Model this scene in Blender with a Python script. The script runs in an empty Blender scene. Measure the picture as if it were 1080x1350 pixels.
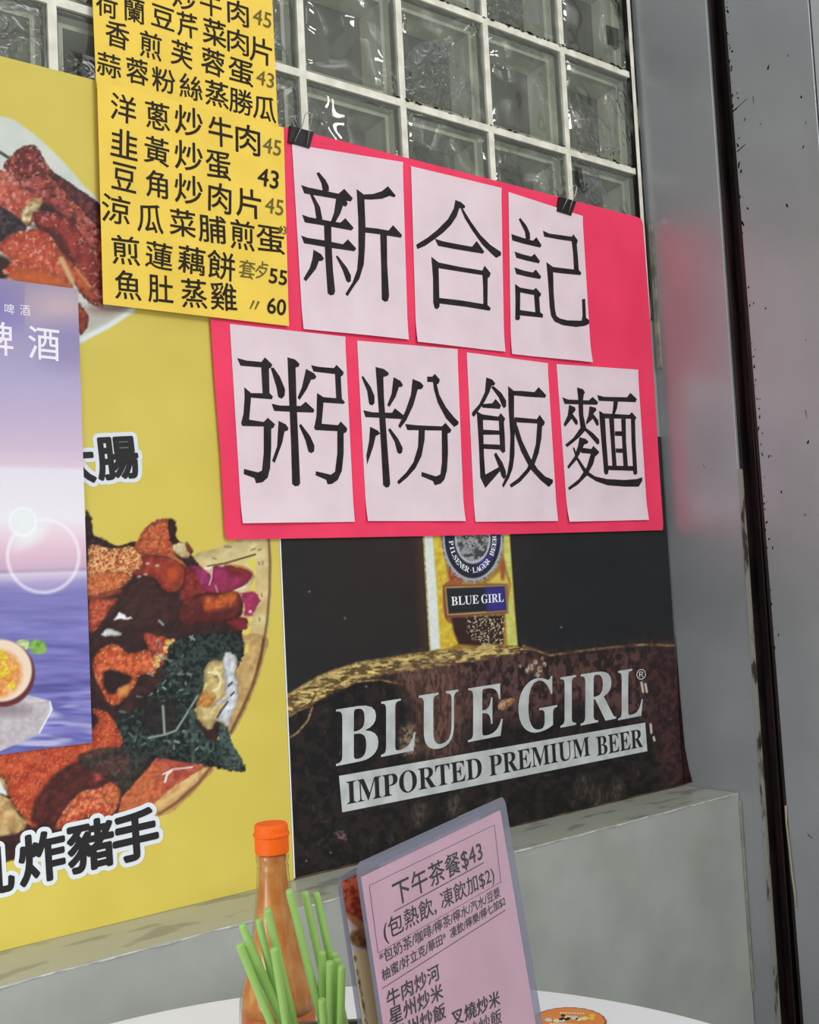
import bpy, bmesh, math, random
import numpy as np
from mathutils import Vector, Matrix
from mathutils.geometry import tessellate_polygon

sc = bpy.context.scene
COL = sc.collection
# ------------------------------------------------------------------ camera
W, H, F = 1080, 1350, 1473.338
CAM = np.array([-0.96108, -1.40605, 1.19729])
RX, RY, RZ = -0.06445, -0.67787, -0.05033
def _rot(a, ax):
    c, s = math.cos(a), math.sin(a)
    return np.array({0: [[1, 0, 0], [0, c, -s], [0, s, c]], 1: [[c, 0, s], [0, 1, 0], [-s, 0, c]],
                     2: [[c, -s, 0], [s, c, 0], [0, 0, 1]]}[ax])
R = _rot(RZ, 2) @ _rot(RX, 0) @ _rot(RY, 1) @ np.array([[1, 0, 0], [0, 0, -1], [0, 1, 0]], float)
cd = bpy.data.cameras.new('camera'); cam = bpy.data.objects.new('camera', cd); COL.objects.link(cam)
cd.sensor_fit = 'AUTO'; cd.sensor_width = 36.0; cd.lens = F / 1350 * 36.0
cd.clip_start = 0.02; cd.clip_end = 50
m = Matrix.Identity(4)
for i in range(3):
    m[i][0] = R[0][i]; m[i][1] = -R[1][i]; m[i][2] = -R[2][i]; m[i][3] = CAM[i]
cam.matrix_world = m
sc.camera = cam
# ------------------------------------------------------------------ light and exposure
sc.view_settings.view_transform = 'Standard'; sc.view_settings.look = 'None'
sc.view_settings.gamma = 1.0; sc.view_settings.use_curve_mapping = False
sc.view_settings.exposure = 0.17
wd = bpy.data.worlds.new('room_ambient'); sc.world = wd; wd.use_nodes = True
wd.node_tree.nodes['Background'].inputs[0].default_value = (0.93, 0.97, 1.0, 1)
wd.node_tree.nodes['Background'].inputs[1].default_value = 0.66
def area(name, loc, target, sx, sy, power, col=(1, 1, 1)):
    l = bpy.data.lights.new(name, 'AREA'); l.shape = 'RECTANGLE'; l.size = sx; l.size_y = sy
    l.energy = power; l.color = col
    o = bpy.data.objects.new(name, l); COL.objects.link(o); o.location = loc
    o.rotation_euler = (Vector(target) - Vector(loc)).to_track_quat('-Z', 'Y').to_euler()
    return o
area('ceiling_tube_light', (0.10, -1.76, 2.93), (0.0, -0.4, 1.0), 1.2, 0.12, 6, (1.0, 0.985, 0.96))
area('ceiling_tube_light', (0.30, -2.3, 2.75), (0.3, 0, 1.3), 1.0, 0.12, 15, (1.0, 0.985, 0.96))
area('ceiling_panel_light', (-1.7, -2.3, 2.6), (-0.2, 0, 1.2), 0.6, 0.6, 3, (1.0, 0.99, 0.97))
area('added_front_fill', (0.0, -2.9, 1.0), (0.0, 0.0, 1.0), 1.4, 1.2, 9, (0.97, 0.99, 1.0))  # unseen soft fill behind the camera, added to brighten the lower wall
area('added_ledge_fill', (-1.5, -0.62, 0.98), (-0.5, -0.13, 0.70), 0.4, 0.5, 2.2, (0.97, 0.99, 1.0)).data.spread = math.radians(75)  # added low fill with narrow spread, lifts the left end of the ledge

# ------------------------------------------------------------------ helpers: planes
def ray(px, py):
    return R.T @ np.array([(px - W / 2) / F, (py - H / 2) / F, 1.0])
def at(px, py, d):                     # point on a pixel's ray at depth d
    return CAM + ray(px, py) * d
def proj(P):                           # (n,3) -> pixel arrays
    q = (np.asarray(P) - CAM) @ R.T
    return W / 2 + F * q[:, 0] / q[:, 2], H / 2 + F * q[:, 1] / q[:, 2]
class Plane:
    def __init__(s, o, u, v):
        s.o = np.array(o, float); s.u = np.array(u, float) / np.linalg.norm(u)
        v = np.array(v, float); v = v - s.u * (v @ s.u); s.v = v / np.linalg.norm(v)
        s.n = np.cross(s.u, s.v)       # towards the viewer
    def hit(s, px, py, off=0.0):       # -> (a, b) coordinates on the plane moved out by off
        d = ray(px, py); t = ((s.o + s.n * off - CAM) @ s.n) / (d @ s.n)
        p = CAM + d * t - s.o
        return np.array([p @ s.u, p @ s.v])
    def pt(s, ab, off=0.0):
        ab = np.atleast_2d(ab)
        return s.o + ab[:, :1] * s.u + ab[:, 1:2] * s.v + s.n * np.reshape(off, (-1, 1))
WALL = Plane((0, 0, 0), (1, 0, 0), (0, 0, 1))
SIDE = Plane((0.82, 0, 0), (0, -1, 0), (0, 0, 1))
def wallpt(px, py, off=0.0): return WALL.hit(px, py, off)

# ------------------------------------------------------------------ helpers: objects
def thing(name, label, cat, loc, group=None):
    o = bpy.data.objects.new(name, None); COL.objects.link(o); o.location = [float(c) for c in loc]
    o.empty_display_size = 0.02
    o['label'] = label; o['category'] = cat
    if group: o['group'] = group
    return o
def root_loc(o):
    while o.parent: o = o.parent
    return np.array(o.location)
def mesh_obj(name, verts, faces, mats, parent=None, smooth=False, fmat=None, own=False):
    verts = np.asarray(verts, float)
    loc = np.zeros(3)
    if parent is not None: loc = root_loc(parent)
    elif own:
        loc = np.array([(verts[:, 0].min() + verts[:, 0].max()) / 2, (verts[:, 1].min() + verts[:, 1].max()) / 2, verts[:, 2].min()])
    me = bpy.data.meshes.new(name)
    me.from_pydata([tuple(v) for v in (verts - loc)], [], [tuple(int(i) for i in f) for f in faces])
    for mm in (mats if isinstance(mats, (list, tuple)) else [mats]): me.materials.append(mm)
    if fmat is not None: me.polygons.foreach_set('material_index', np.asarray(fmat, dtype=np.int32))
    if smooth: me.polygons.foreach_set('use_smooth', np.ones(len(me.polygons), dtype=bool))
    me.update()
    o = bpy.data.objects.new(name, me); COL.objects.link(o)
    if parent is not None: o.parent = parent
    else: o.location = loc
    return o
def tag(o, label, cat, group=None):
    o['label'] = label; o['category'] = cat
    if group: o['group'] = group
    return o
def struct(o):
    o['kind'] = 'structure'; return o
def box(x0, x1, y0, y1, z0, z1):
    v = [(x, y, z) for x in (x0, x1) for y in (y0, y1) for z in (z0, z1)]
    f = [(0, 1, 3, 2), (4, 6, 7, 5), (0, 4, 5, 1), (2, 3, 7, 6), (0, 2, 6, 4), (1, 5, 7, 3)]
    return v, f
def join(*ms):
    V, Fc, k = [], [], 0
    for v, f in ms:
        V += [tuple(p) for p in v]; Fc += [tuple(i + k for i in q) for q in f]; k += len(v)
    return V, Fc
def bevel(o, w, seg=2):
    b = o.modifiers.new('bevel', 'BEVEL'); b.width = w; b.segments = seg; b.limit_method = 'ANGLE'
    return o
def tube(pts, r, n=8, closed=False):
    pts = [Vector(p) for p in pts]; V, Fc = [], []
    N = len(pts); up = None
    rr = r if isinstance(r, (list, tuple)) else [r] * N
    for i, p in enumerate(pts):
        a = pts[(i - 1) % N] if (closed or i > 0) else p
        b = pts[(i + 1) % N] if (closed or i < N - 1) else p
        t = (b - a).normalized()
        if up is None:
            up = t.orthogonal().normalized()
        up = (up - t * up.dot(t)).normalized(); s = t.cross(up)
        for k in range(n):
            an = 2 * math.pi * k / n
            V.append(tuple(p + (up * math.cos(an) + s * math.sin(an)) * rr[i]))
    for i in range(N if closed else N - 1):
        for k in range(n):
            a, b = i * n + k, i * n + (k + 1) % n
            c, d = ((i + 1) % N) * n + (k + 1) % n, ((i + 1) % N) * n + k
            Fc.append((a, b, c, d))
    if not closed:
        Fc.append(tuple(range(n))[::-1]); Fc.append(tuple(range((N - 1) * n, N * n)))
    return V, Fc
def lathe(prof, c, n=48, cap0=True, cap1=True):
    V, Fc = [], []
    for r, z in prof:
        for k in range(n):
            a = 2 * math.pi * k / n
            V.append((c[0] + r * math.cos(a), c[1] + r * math.sin(a), z))
    for i in range(len(prof) - 1):
        for k in range(n):
            Fc.append((i * n + k, i * n + (k + 1) % n, (i + 1) * n + (k + 1) % n, (i + 1) * n + k))
    if cap0: Fc.append(tuple(range(n))[::-1])
    if cap1: Fc.append(tuple(range((len(prof) - 1) * n, len(prof) * n)))
    return V, Fc

# ------------------------------------------------------------------ helpers: materials
def lin(c):
    c = np.asarray(c, float) / 255.0
    return np.where(c <= 0.04045, c / 12.92, ((c + 0.055) / 1.055) ** 2.4)
def rgba(c): return tuple(float(x) for x in lin(c)) + (1.0,)
def mat(name, c, rough=0.5, spec=0.5, metal=0.0, c2=None, scale=20, lo=0.4, hi=0.6, stretch=(1, 1, 1), detail=4,
        bump=0.0, bscale=60, coat=0.0, trans=0.0, ior=1.45, rough2=None):
    M = bpy.data.materials.new(name); M.use_nodes = True
    nt = M.node_tree; b = nt.nodes['Principled BSDF']
    b.inputs['Base Color'].default_value = rgba(c); b.inputs['Roughness'].default_value = rough
    b.inputs['Specular IOR Level'].default_value = spec; b.inputs['Metallic'].default_value = metal
    b.inputs['Coat Weight'].default_value = coat; b.inputs['Transmission Weight'].default_value = trans
    b.inputs['IOR'].default_value = ior
    if c2 is not None or bump:
        tc = nt.nodes.new('ShaderNodeTexCoord'); mp = nt.nodes.new('ShaderNodeMapping')
        mp.inputs['Scale'].default_value = stretch
        nt.links.new(tc.outputs['Object'], mp.inputs['Vector'])
    if c2 is not None:
        nz = nt.nodes.new('ShaderNodeTexNoise'); nz.inputs['Scale'].default_value = scale; nz.inputs['Detail'].default_value = detail
        nt.links.new(mp.outputs[0], nz.inputs['Vector'])
        cr = nt.nodes.new('ShaderNodeValToRGB')
        cr.color_ramp.elements[0].position = lo; cr.color_ramp.elements[0].color = rgba(c)
        cr.color_ramp.elements[1].position = hi; cr.color_ramp.elements[1].color = rgba(c2)
        nt.links.new(nz.outputs['Fac'], cr.inputs[0]); nt.links.new(cr.outputs[0], b.inputs['Base Color'])
    if bump:
        n2 = nt.nodes.new('ShaderNodeTexNoise'); n2.inputs['Scale'].default_value = bscale; n2.inputs['Detail'].default_value = 3
        nt.links.new(mp.outputs[0], n2.inputs['Vector'])
        bp = nt.nodes.new('ShaderNodeBump'); bp.inputs['Strength'].default_value = bump; bp.inputs['Distance'].default_value = 0.002
        nt.links.new(n2.outputs['Fac'], bp.inputs['Height']); nt.links.new(bp.outputs[0], b.inputs['Normal'])
    return M
def glassy(name, tint, rough=0.03, bump=0.0, bscale=20, ior=1.5, film=0.0, filmc=(200, 200, 205), patchy=False):
    """thin clear sheet: see-through with a Fresnel gloss, an optional faint milky film"""
    M = bpy.data.materials.new(name); M.use_nodes = True; nt = M.node_tree
    for n in list(nt.nodes):
        if n.type != 'OUTPUT_MATERIAL': nt.nodes.remove(n)
    out = nt.nodes['Material Output']
    tr = nt.nodes.new('ShaderNodeBsdfTransparent'); tr.inputs[0].default_value = rgba(tint)
    gl = nt.nodes.new('ShaderNodeBsdfGlossy'); gl.inputs['Roughness'].default_value = rough
    lw = nt.nodes.new('ShaderNodeLayerWeight'); lw.inputs['Blend'].default_value = 0.5
    pw = nt.nodes.new('ShaderNodeMath'); pw.operation = 'POWER'; pw.inputs[1].default_value = 4.0
    fr = nt.nodes.new('ShaderNodeMath'); fr.operation = 'MULTIPLY_ADD'; f0 = ((ior - 1) / (ior + 1)) ** 2
    fr.inputs[1].default_value = 1 - f0; fr.inputs[2].default_value = f0
    nt.links.new(lw.outputs['Facing'], pw.inputs[0]); nt.links.new(pw.outputs[0], fr.inputs[0])
    mx = nt.nodes.new('ShaderNodeMixShader')
    base = tr.outputs[0]
    if film:
        df = nt.nodes.new('ShaderNodeBsdfDiffuse'); df.inputs[0].default_value = rgba(filmc)
        m2 = nt.nodes.new('ShaderNodeMixShader'); m2.inputs[0].default_value = film
        nt.links.new(tr.outputs[0], m2.inputs[1]); nt.links.new(df.outputs[0], m2.inputs[2]); base = m2.outputs[0]
    nt.links.new(fr.outputs[0], mx.inputs[0]); nt.links.new(base, mx.inputs[1]); nt.links.new(gl.outputs[0], mx.inputs[2])
    nt.links.new(mx.outputs[0], out.inputs[0])
    if bump:
        tc = nt.nodes.new('ShaderNodeTexCoord'); n2 = nt.nodes.new('ShaderNodeTexNoise')
        n2.inputs['Scale'].default_value = bscale; n2.inputs['Detail'].default_value = 2
        nt.links.new(tc.outputs['Object'], n2.inputs['Vector'])
        bp = nt.nodes.new('ShaderNodeBump'); bp.inputs['Strength'].default_value = bump; bp.inputs['Distance'].default_value = 0.03 if patchy else 0.01
        if patchy:
            ge = nt.nodes.new('ShaderNodeNewGeometry'); n2.inputs['Distortion'].default_value = 1.6
            n3 = nt.nodes.new('ShaderNodeTexNoise'); n3.inputs['Scale'].default_value = 7.0; n3.inputs['Detail'].default_value = 1
            n4 = nt.nodes.new('ShaderNodeTexNoise'); n4.inputs['Scale'].default_value = 9.0; n4.inputs['Detail'].default_value = 1
            for q in (n2, n3, n4): nt.links.new(ge.outputs['Position'], q.inputs['Vector'])
            mr = nt.nodes.new('ShaderNodeMapRange'); mr.inputs[1].default_value = 0.50; mr.inputs[2].default_value = 0.66
            mu = nt.nodes.new('ShaderNodeMath'); mu.operation = 'MULTIPLY'
            ad = nt.nodes.new('ShaderNodeMath'); ad.operation = 'MULTIPLY_ADD'; ad.inputs[1].default_value = 1.4
            nt.links.new(n3.outputs['Fac'], mr.inputs[0]); nt.links.new(mr.outputs[0], mu.inputs[0]); nt.links.new(n2.outputs['Fac'], mu.inputs[1])
            nt.links.new(n4.outputs['Fac'], ad.inputs[0]); nt.links.new(mu.outputs[0], ad.inputs[2]); nt.links.new(ad.outputs[0], bp.inputs['Height'])
        else:
            nt.links.new(n2.outputs['Fac'], bp.inputs['Height'])
        nt.links.new(bp.outputs[0], gl.inputs['Normal']); nt.links.new(bp.outputs[0], lw.inputs['Normal'])
    return M
def print_mat(name, rough=0.45, spec=0.4):
    M = mat(name, (255, 255, 255), rough, spec); nt = M.node_tree
    a = nt.nodes.new('ShaderNodeVertexColor'); a.layer_name = 'print'
    nt.links.new(a.outputs[0], nt.nodes['Principled BSDF'].inputs['Base Color'])
    return M

# ------------------------------------------------------------------ helpers: printed pictures
def _hash(ix, iy, seed):
    n = np.sin(ix * 127.1 + iy * 311.7 + seed * 74.7) * 43758.5453
    return n - np.floor(n)
def vnoise(x, y, seed=0):
    ix, iy = np.floor(x), np.floor(y); fx, fy = x - ix, y - iy
    fx = fx * fx * (3 - 2 * fx); fy = fy * fy * (3 - 2 * fy)
    a, b = _hash(ix, iy, seed), _hash(ix + 1, iy, seed); c, d = _hash(ix, iy + 1, seed), _hash(ix + 1, iy + 1, seed)
    return (a * (1 - fx) + b * fx) * (1 - fy) + (c * (1 - fx) + d * fx) * fy
def fbm(x, y, scale, seed=0, octv=3, st=(1, 1)):
    r, a, t = 0, 1.0, 0
    for o in range(octv):
        k = 2 ** o / scale
        r = r + a * vnoise(x * k * st[0] + 17.3 * o, y * k * st[1] + 9.1 * o, seed + o); t += a; a *= 0.6
    return r / t
def Z(ox, oy, s, pts): return [(ox + x / s, oy + y / s) for x, y in pts]
def spline(p, k=4):
    p = np.array(p, float); n = len(p); out = []
    for i in range(n):
        a, b, c, d = p[i - 1], p[i], p[(i + 1) % n], p[(i + 2) % n]
        for j in range(k):
            t = j / k
            out.append(0.5 * (2 * b + (c - a) * t + (2 * a - 5 * b + 4 * c - d) * t * t + (3 * b - a - 3 * c + d) * t ** 3))
    return np.array(out)
def segdist(x, y, a, b):
    dx, dy = b[0] - a[0], b[1] - a[1]; L = dx * dx + dy * dy + 1e-9
    t = np.clip(((x - a[0]) * dx + (y - a[1]) * dy) / L, 0, 1)
    return np.hypot(x - a[0] - t * dx, y - a[1] - t * dy)
class Paint:
    def __init__(s, X, Y, base):
        s.X, s.Y = X, Y; s.em = s.sh = s.wp = 0.0; s.C = np.tile(np.array(base, float), (len(X), 1))
    def _sel(s, p, pad):
        return np.nonzero((s.X > p[:, 0].min() - pad) & (s.X < p[:, 0].max() + pad) & (s.Y > p[:, 1].min() - pad) & (s.Y < p[:, 1].max() + pad))[0]
    def _mix(s, i, al, c, c2, sc_, seed, con, st):
        col = np.array(c, float)[None]
        if c2 is not None:
            n = np.clip((fbm(s.X[i], s.Y[i], sc_, seed, 3, st) - 0.5) * con + 0.5, 0, 1)[:, None]
            col = col * (1 - n) + np.array(c2, float)[None] * n
            if s.em:
                e = fbm(s.X[i] - .9, s.Y[i] - 1.1, sc_ * 1.5, seed + 3, 2, st) - fbm(s.X[i] + .9, s.Y[i] + 1.1, sc_ * 1.5, seed + 3, 2, st)
                col = col * (1 + np.clip(e * s.em, -.45, .8))[:, None]
        s.C[i] = s.C[i] * (1 - al[:, None]) + col * al[:, None]
    def poly(s, pts, c, c2=None, sc_=5, seed=1, con=3, soft=1.2, sm=True, rough=0, st=(1, 1), op=1.0):
        p = spline(pts) if sm else np.array(pts, float)
        i = s._sel(p, soft + rough + 1)
        if not len(i): return
        x, y = s.X[i], s.Y[i]
        rough = max(rough, s.wp)
        if rough:
            x = x + (fbm(x, y, 4, seed + 5, 2) - 0.5) * 2 * rough; y = y + (fbm(x, y, 4, seed + 9, 2) - 0.5) * 2 * rough
        ins = np.zeros(len(i), bool); D = np.full(len(i), 1e9)
        for k in range(len(p)):
            a, b = p[k - 1], p[k]
            D = np.minimum(D, segdist(x, y, a, b))
            cr = (a[1] > y) != (b[1] > y)
            with np.errstate(divide='ignore', invalid='ignore'):
                xi = (b[0] - a[0]) * (y - a[1]) / (b[1] - a[1] + 1e-12) + a[0]
            ins ^= cr & (x < xi)
        sd = np.where(ins, D, -D); al = np.clip(sd / soft * 0.5 + 0.5, 0, 1) * op
        s._mix(i, al, c, c2, sc_, seed, con, st)
        if s.sh and sm:
            s.C[i] *= (1 - s.sh * al * np.exp(-np.maximum(sd, 0) / 3.5) * (0.45 + 0.55 * (fbm(x, y, 9, seed + 2, 1) > .45)))[:, None]
    def line(s, pts, w, c, soft=0.8, op=1.0, c2=None, sc_=5, seed=2, con=3):
        p = np.array(pts, float); i = s._sel(p, w + soft + 1)
        if not len(i): return
        D = np.full(len(i), 1e9)
        for k in range(len(p) - 1): D = np.minimum(D, segdist(s.X[i], s.Y[i], p[k], p[k + 1]))
        s._mix(i, np.clip((w / 2 - D) / soft * 0.5 + 0.5, 0, 1) * op, c, c2, sc_, seed, con, (1, 1))
    def ell(s, cx, cy, rx, ry, c, c2=None, soft=1.0, op=1.0, sc_=4, seed=3, con=3, ring=None, rot=0):
        r = max(rx, ry) + 3
        i = np.nonzero((abs(s.X - cx) < r) & (abs(s.Y - cy) < r))[0]
        if not len(i): return
        co, si = math.cos(rot), math.sin(rot)
        dx, dy = s.X[i] - cx, s.Y[i] - cy; dx, dy = dx * co + dy * si, -dx * si + dy * co
        q = np.hypot(dx / rx, dy / ry); sd = (1 - q) * min(rx, ry)
        if ring: sd = ring / 2 - abs(sd)
        s._mix(i, np.clip(sd / soft * 0.5 + 0.5, 0, 1) * op, c, c2, sc_, seed, con, (1, 1))
    def specks(s, pts, c, sc_=2.5, thr=0.68, seed=4, op=0.8):
        p = spline(pts); i = s._sel(p, 0)
        if not len(i): return
        x, y = s.X[i], s.Y[i]; ins = np.zeros(len(i), bool)
        for k in range(len(p)):
            a, b = p[k - 1], p[k]; cr = (a[1] > y) != (b[1] > y)
            ins ^= cr & (x < (b[0] - a[0]) * (y - a[1]) / (b[1] - a[1] + 1e-12) + a[0])
        al = np.clip((fbm(x, y, sc_, seed, 2) - thr) * 9, 0, 1) * op * ins
        s._mix(i, al, c, None, 1, 1, 1, (1, 1))
def printed(name, plane, a0, a1, b0, b1, off, step, fn, material, parent):
    """flat printed sheet: a fine grid on a plane, one ink colour per grid point"""
    nx, ny = max(2, int((a1 - a0) / step)), max(2, int((b1 - b0) / step))
    A, B = np.meshgrid(np.linspace(a0, a1, nx + 1), np.linspace(b1, b0, ny + 1))
    P = plane.pt(np.c_[A.ravel(), B.ravel()], off)
    X, Y = proj(P)
    pa = fn(X, Y, (A.ravel() - a0) / (a1 - a0), (b1 - B.ravel()) / (b1 - b0))
    I = np.arange((nx + 1) * (ny + 1)).reshape(ny + 1, nx + 1)
    Q = np.stack([I[1:, :-1], I[1:, 1:], I[:-1, 1:], I[:-1, :-1]], -1).reshape(-1, 4)
    me = bpy.data.meshes.new(name); nq = len(Q)
    me.vertices.add(len(P)); me.vertices.foreach_set('co', (P - root_loc(parent)).ravel())
    me.loops.add(nq * 4); me.loops.foreach_set('vertex_index', Q.ravel().astype(np.int32))
    me.polygons.add(nq); me.polygons.foreach_set('loop_start', np.arange(0, nq * 4, 4, dtype=np.int32))
    me.update(calc_edges=True); me.validate()
    at_ = me.color_attributes.new('print', 'FLOAT_COLOR', 'POINT')
    at_.data.foreach_set('color', np.c_[lin(np.clip(pa.C, 0, 255)), np.ones(len(P))].astype(np.float32).ravel())
    me.materials.append(material)
    o = bpy.data.objects.new(name, me); COL.objects.link(o); o.parent = parent
    return o

# ------------------------------------------------------------------ helpers: writing
_G = {}
def glyphs(s):
    if s not in _G:
        c = bpy.data.curves.new('writing', 'FONT'); c.body = s; c.resolution_u = 4
        o = bpy.data.objects.new('writing', c)
        me = bpy.data.meshes.new_from_object(o)
        v = np.array([x.co[:2] for x in me.vertices]).reshape(-1, 2); f = [tuple(p.vertices) for p in me.polygons]
        bpy.data.objects.remove(o); bpy.data.curves.remove(c); bpy.data.meshes.remove(me)
        _G[s] = (v, f)
    return _G[s]
class Ink:
    """collects strokes and characters lying on one plane, built as one lettering mesh"""
    def __init__(s, plane, off, offmap=None):
        s.p, s.off, s.V, s.F, s.om, s.k = plane, off, [], [], offmap, 0
    def add(s, ab, faces):
        ab = np.asarray(ab, float)
        o = s.off + (s.om(ab) if s.om else 0.0) + (s.k % 64) * 0.000005
        P = s.p.pt(ab, np.broadcast_to(o, (len(ab),))); n = len(s.V)
        s.V += [tuple(q) for q in P]; s.F += [tuple(i + n for i in f) for f in faces]; s.k += 1
    def poly(s, pts):
        ab = np.array([s.p.hit(x, y, s.off) for x, y in pts])
        t = tessellate_polygon([[Vector((a, b, 0)) for a, b in ab]])
        s.add(ab, [tuple(q) for q in t])
    def line(s, a, b, w):
        a, b = np.array(a, float), np.array(b, float); d = (b - a) / np.linalg.norm(b - a); n = np.array([-d[1], d[0]]) * w / 2
        s.poly([a + n, b + n, b - n, a - n])
    def char(s, ch, cx, cy, w, h, rot=0.0, fat=0.0, shear=0.0, lean=0.0):
        """one character, ink centred at a pixel, em size w x h in pixels, rot in the plane"""
        v, f = glyphs(ch)
        if not len(v): return
        c = (v.min(0) + v.max(0)) / 2
        e = 4.0
        pc = s.p.hit(cx, cy, s.off); ph = s.p.hit(cx + e, cy, s.off); pv = s.p.hit(cx, cy - e, s.off)
        J = np.c_[(ph - pc) / e, (pv - pc) / e]          # plane metres per pixel (x right, y up)
        # size along plane axes from the local scale
        Ji = np.linalg.inv(J); mu = 1 / np.linalg.norm(Ji[:, 0]); mv = 1 / np.linalg.norm(Ji[:, 1])
        q = (v - c) * np.array([w * mu, h * mv]); q[:, 0] += q[:, 1] * shear
        cr, sr = math.cos(rot), math.sin(rot)
        q = np.c_[q[:, 0] * cr - q[:, 1] * sr, q[:, 0] * sr + q[:, 1] * cr]
        if fat:
            nn = 14 if fat < 5 else 36
            for k in range(nn):
                an = 2 * math.pi * k / nn
                s.add(pc + q + np.array([math.cos(an) * mu, math.sin(an) * mv]) * fat, f)
        s.add(pc + q, f)
    def row(s, items, w, h, jit=0.0, **k):
        """items: (character, px, py); the row's own tilt in the plane sets the rotation"""
        a = s.p.hit(items[0][1], items[0][2], s.off); b = s.p.hit(items[-1][1], items[-1][2], s.off)
        rot = math.atan2(b[1] - a[1], b[0] - a[0]) if len(items) > 1 else 0
        for ch, x, y in items:
            g = random.Random(ord(ch) + int(x)); j = lambda a: 1 + jit * a * g.uniform(-1, 1)
            s.char(ch, x, y, w * j(.08), h * j(.07), rot=rot * 0.6 + jit * .05 * g.uniform(-1, 1), **k)
    def text(s, st, p0, p1, hpx, fat=0.0, ref=None):
        """a run of text between two baseline pixels; hpx = ink height in pixels at the middle"""
        v, f = glyphs(st); lo, hi = v.min(0), v.max(0)
        a, b = s.p.hit(*p0, s.off), s.p.hit(*p1, s.off); u = b - a
        mx, my = (p0[0] + p1[0]) / 2, (p0[1] + p1[1]) / 2
        t = s.p.hit(mx, my - hpx, s.off) - (a + b) / 2
        n = np.array([-u[1], u[0]]) / np.linalg.norm(u); hh = abs(t @ n)
        b0 = lo[1] if ref is None else 0.0
        top = hi[1] if ref is None else ref
        q = a + np.outer((v[:, 0] - lo[0]) / (hi[0] - lo[0]), u) + np.outer((v[:, 1] - b0) / (top - b0), n * hh)
        if fat:
            for k in range(8):
                an = 2 * math.pi * k / 8
                s.add(q + fat * np.array([math.cos(an), math.sin(an)]), f)
        s.add(q, f)
    def build(s, name, material, parent):
        return mesh_obj(name, s.V, s.F, material, parent)
def slab(plane, quad, off, thick, nx=16, ny=20, wave=None):
    """thin sheet from a pixel quad (TL,TR,BR,BL); wave(s,t) lifts it off the wall"""
    c = [plane.hit(x, y, off) for x, y in quad]; fr = []
    for j in range(ny + 1):
        for i in range(nx + 1):
            u, t = i / nx, j / ny
            fr.append(c[0] * (1 - u) * (1 - t) + c[1] * u * (1 - t) + c[2] * u * t + c[3] * (1 - u) * t)
    fr = np.array(fr)
    st = np.array([(i / nx, j / ny) for j in range(ny + 1) for i in range(nx + 1)])
    lift = wave(st[:, 0], st[:, 1]) if wave else np.zeros(len(st))
    Vf = plane.pt(fr, off + lift); Vb = plane.pt(fr, off + lift - thick)
    n = len(fr); I = np.arange(n).reshape(ny + 1, nx + 1); Fc = []
    for j in range(ny):
        for i in range(nx):
            a, b, cc, d = I[j + 1, i], I[j + 1, i + 1], I[j, i + 1], I[j, i]
            Fc.append((a, b, cc, d)); Fc.append((d + n, cc + n, b + n, a + n))
    ring = list(I[0, :]) + list(I[1:, -1]) + list(I[-1, :-1][::-1]) + list(I[1:-1, 0][::-1])
    for k in range(len(ring)):
        a, b = ring[k], ring[(k + 1) % len(ring)]; Fc.append((a, b, b + n, a + n))
    return np.r_[Vf, Vb], Fc

# ================================================================== the setting
M_wall = mat('painted_wall', (150, 152, 148), 0.45, 0.4, c2=(142, 143, 138), scale=6)
M_panel = mat('grey_metal_panel', (172, 175, 178), 0.38, 0.5, metal=0.55, c2=(164, 167, 170), scale=5, bump=0.02, bscale=3)
M_panel_far = mat('pale_metal_panel', (186, 190, 191), 0.35, 0.5, metal=0.4)
M_slot = mat('rusty_dark_channel', (24, 15, 16), 0.7, 0.2, c2=(58, 28, 30), scale=30, lo=0.45, hi=0.75, stretch=(1, 1, 0.25))
M_ledge_top = mat('chipped_ledge_paint', (166, 168, 154), 0.28, 0.6, c2=(134, 138, 132), scale=22, lo=0.56, hi=0.62, stretch=(0.5, 1.4, 1), detail=6)
M_ledge = mat('ledge_front_paint', (158, 161, 154), 0.35, 0.6, c2=(146, 148, 140), scale=9, lo=0.35, hi=0.7, bump=0.05, bscale=14)
M_floor = mat('floor_tiles', (128, 124, 118), 0.5, c2=(116, 112, 106), scale=3)
M_cream = mat('worn_cream_edge', (140, 138, 126), 0.6, c2=(58, 48, 46), scale=60, lo=0.52, hi=0.62, stretch=(1, 1, 0.3))
M_grout = mat('white_grout', (228, 225, 210), 0.7, 0.2, c2=(206, 202, 186), scale=25)
M_dirt = mat('black_grime', (22, 20, 18), 0.9, 0.1)

T_TOP = 0.75                                            # table height
LZ = 0.78                                               # ledge height
XL, XR = -1.6, 0.82
# back wall round the window opening
v, f = join(box(XL, XR, 0, 0.12, 0, 1.8), box(XL, XR, 0, 0.12, 2.6, 2.95), box(XL, -0.8, 0, 0.12, 1.8, 2.6), box(0.8, XR, 0, 0.12, 1.8, 2.6))
struct(mesh_obj('wall_back', v, f, M_wall, own=True))
struct(mesh_obj('floor', *box(XL, 1.0, -3.2, 0.12, -0.05, 0), M_floor, own=True))
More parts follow.
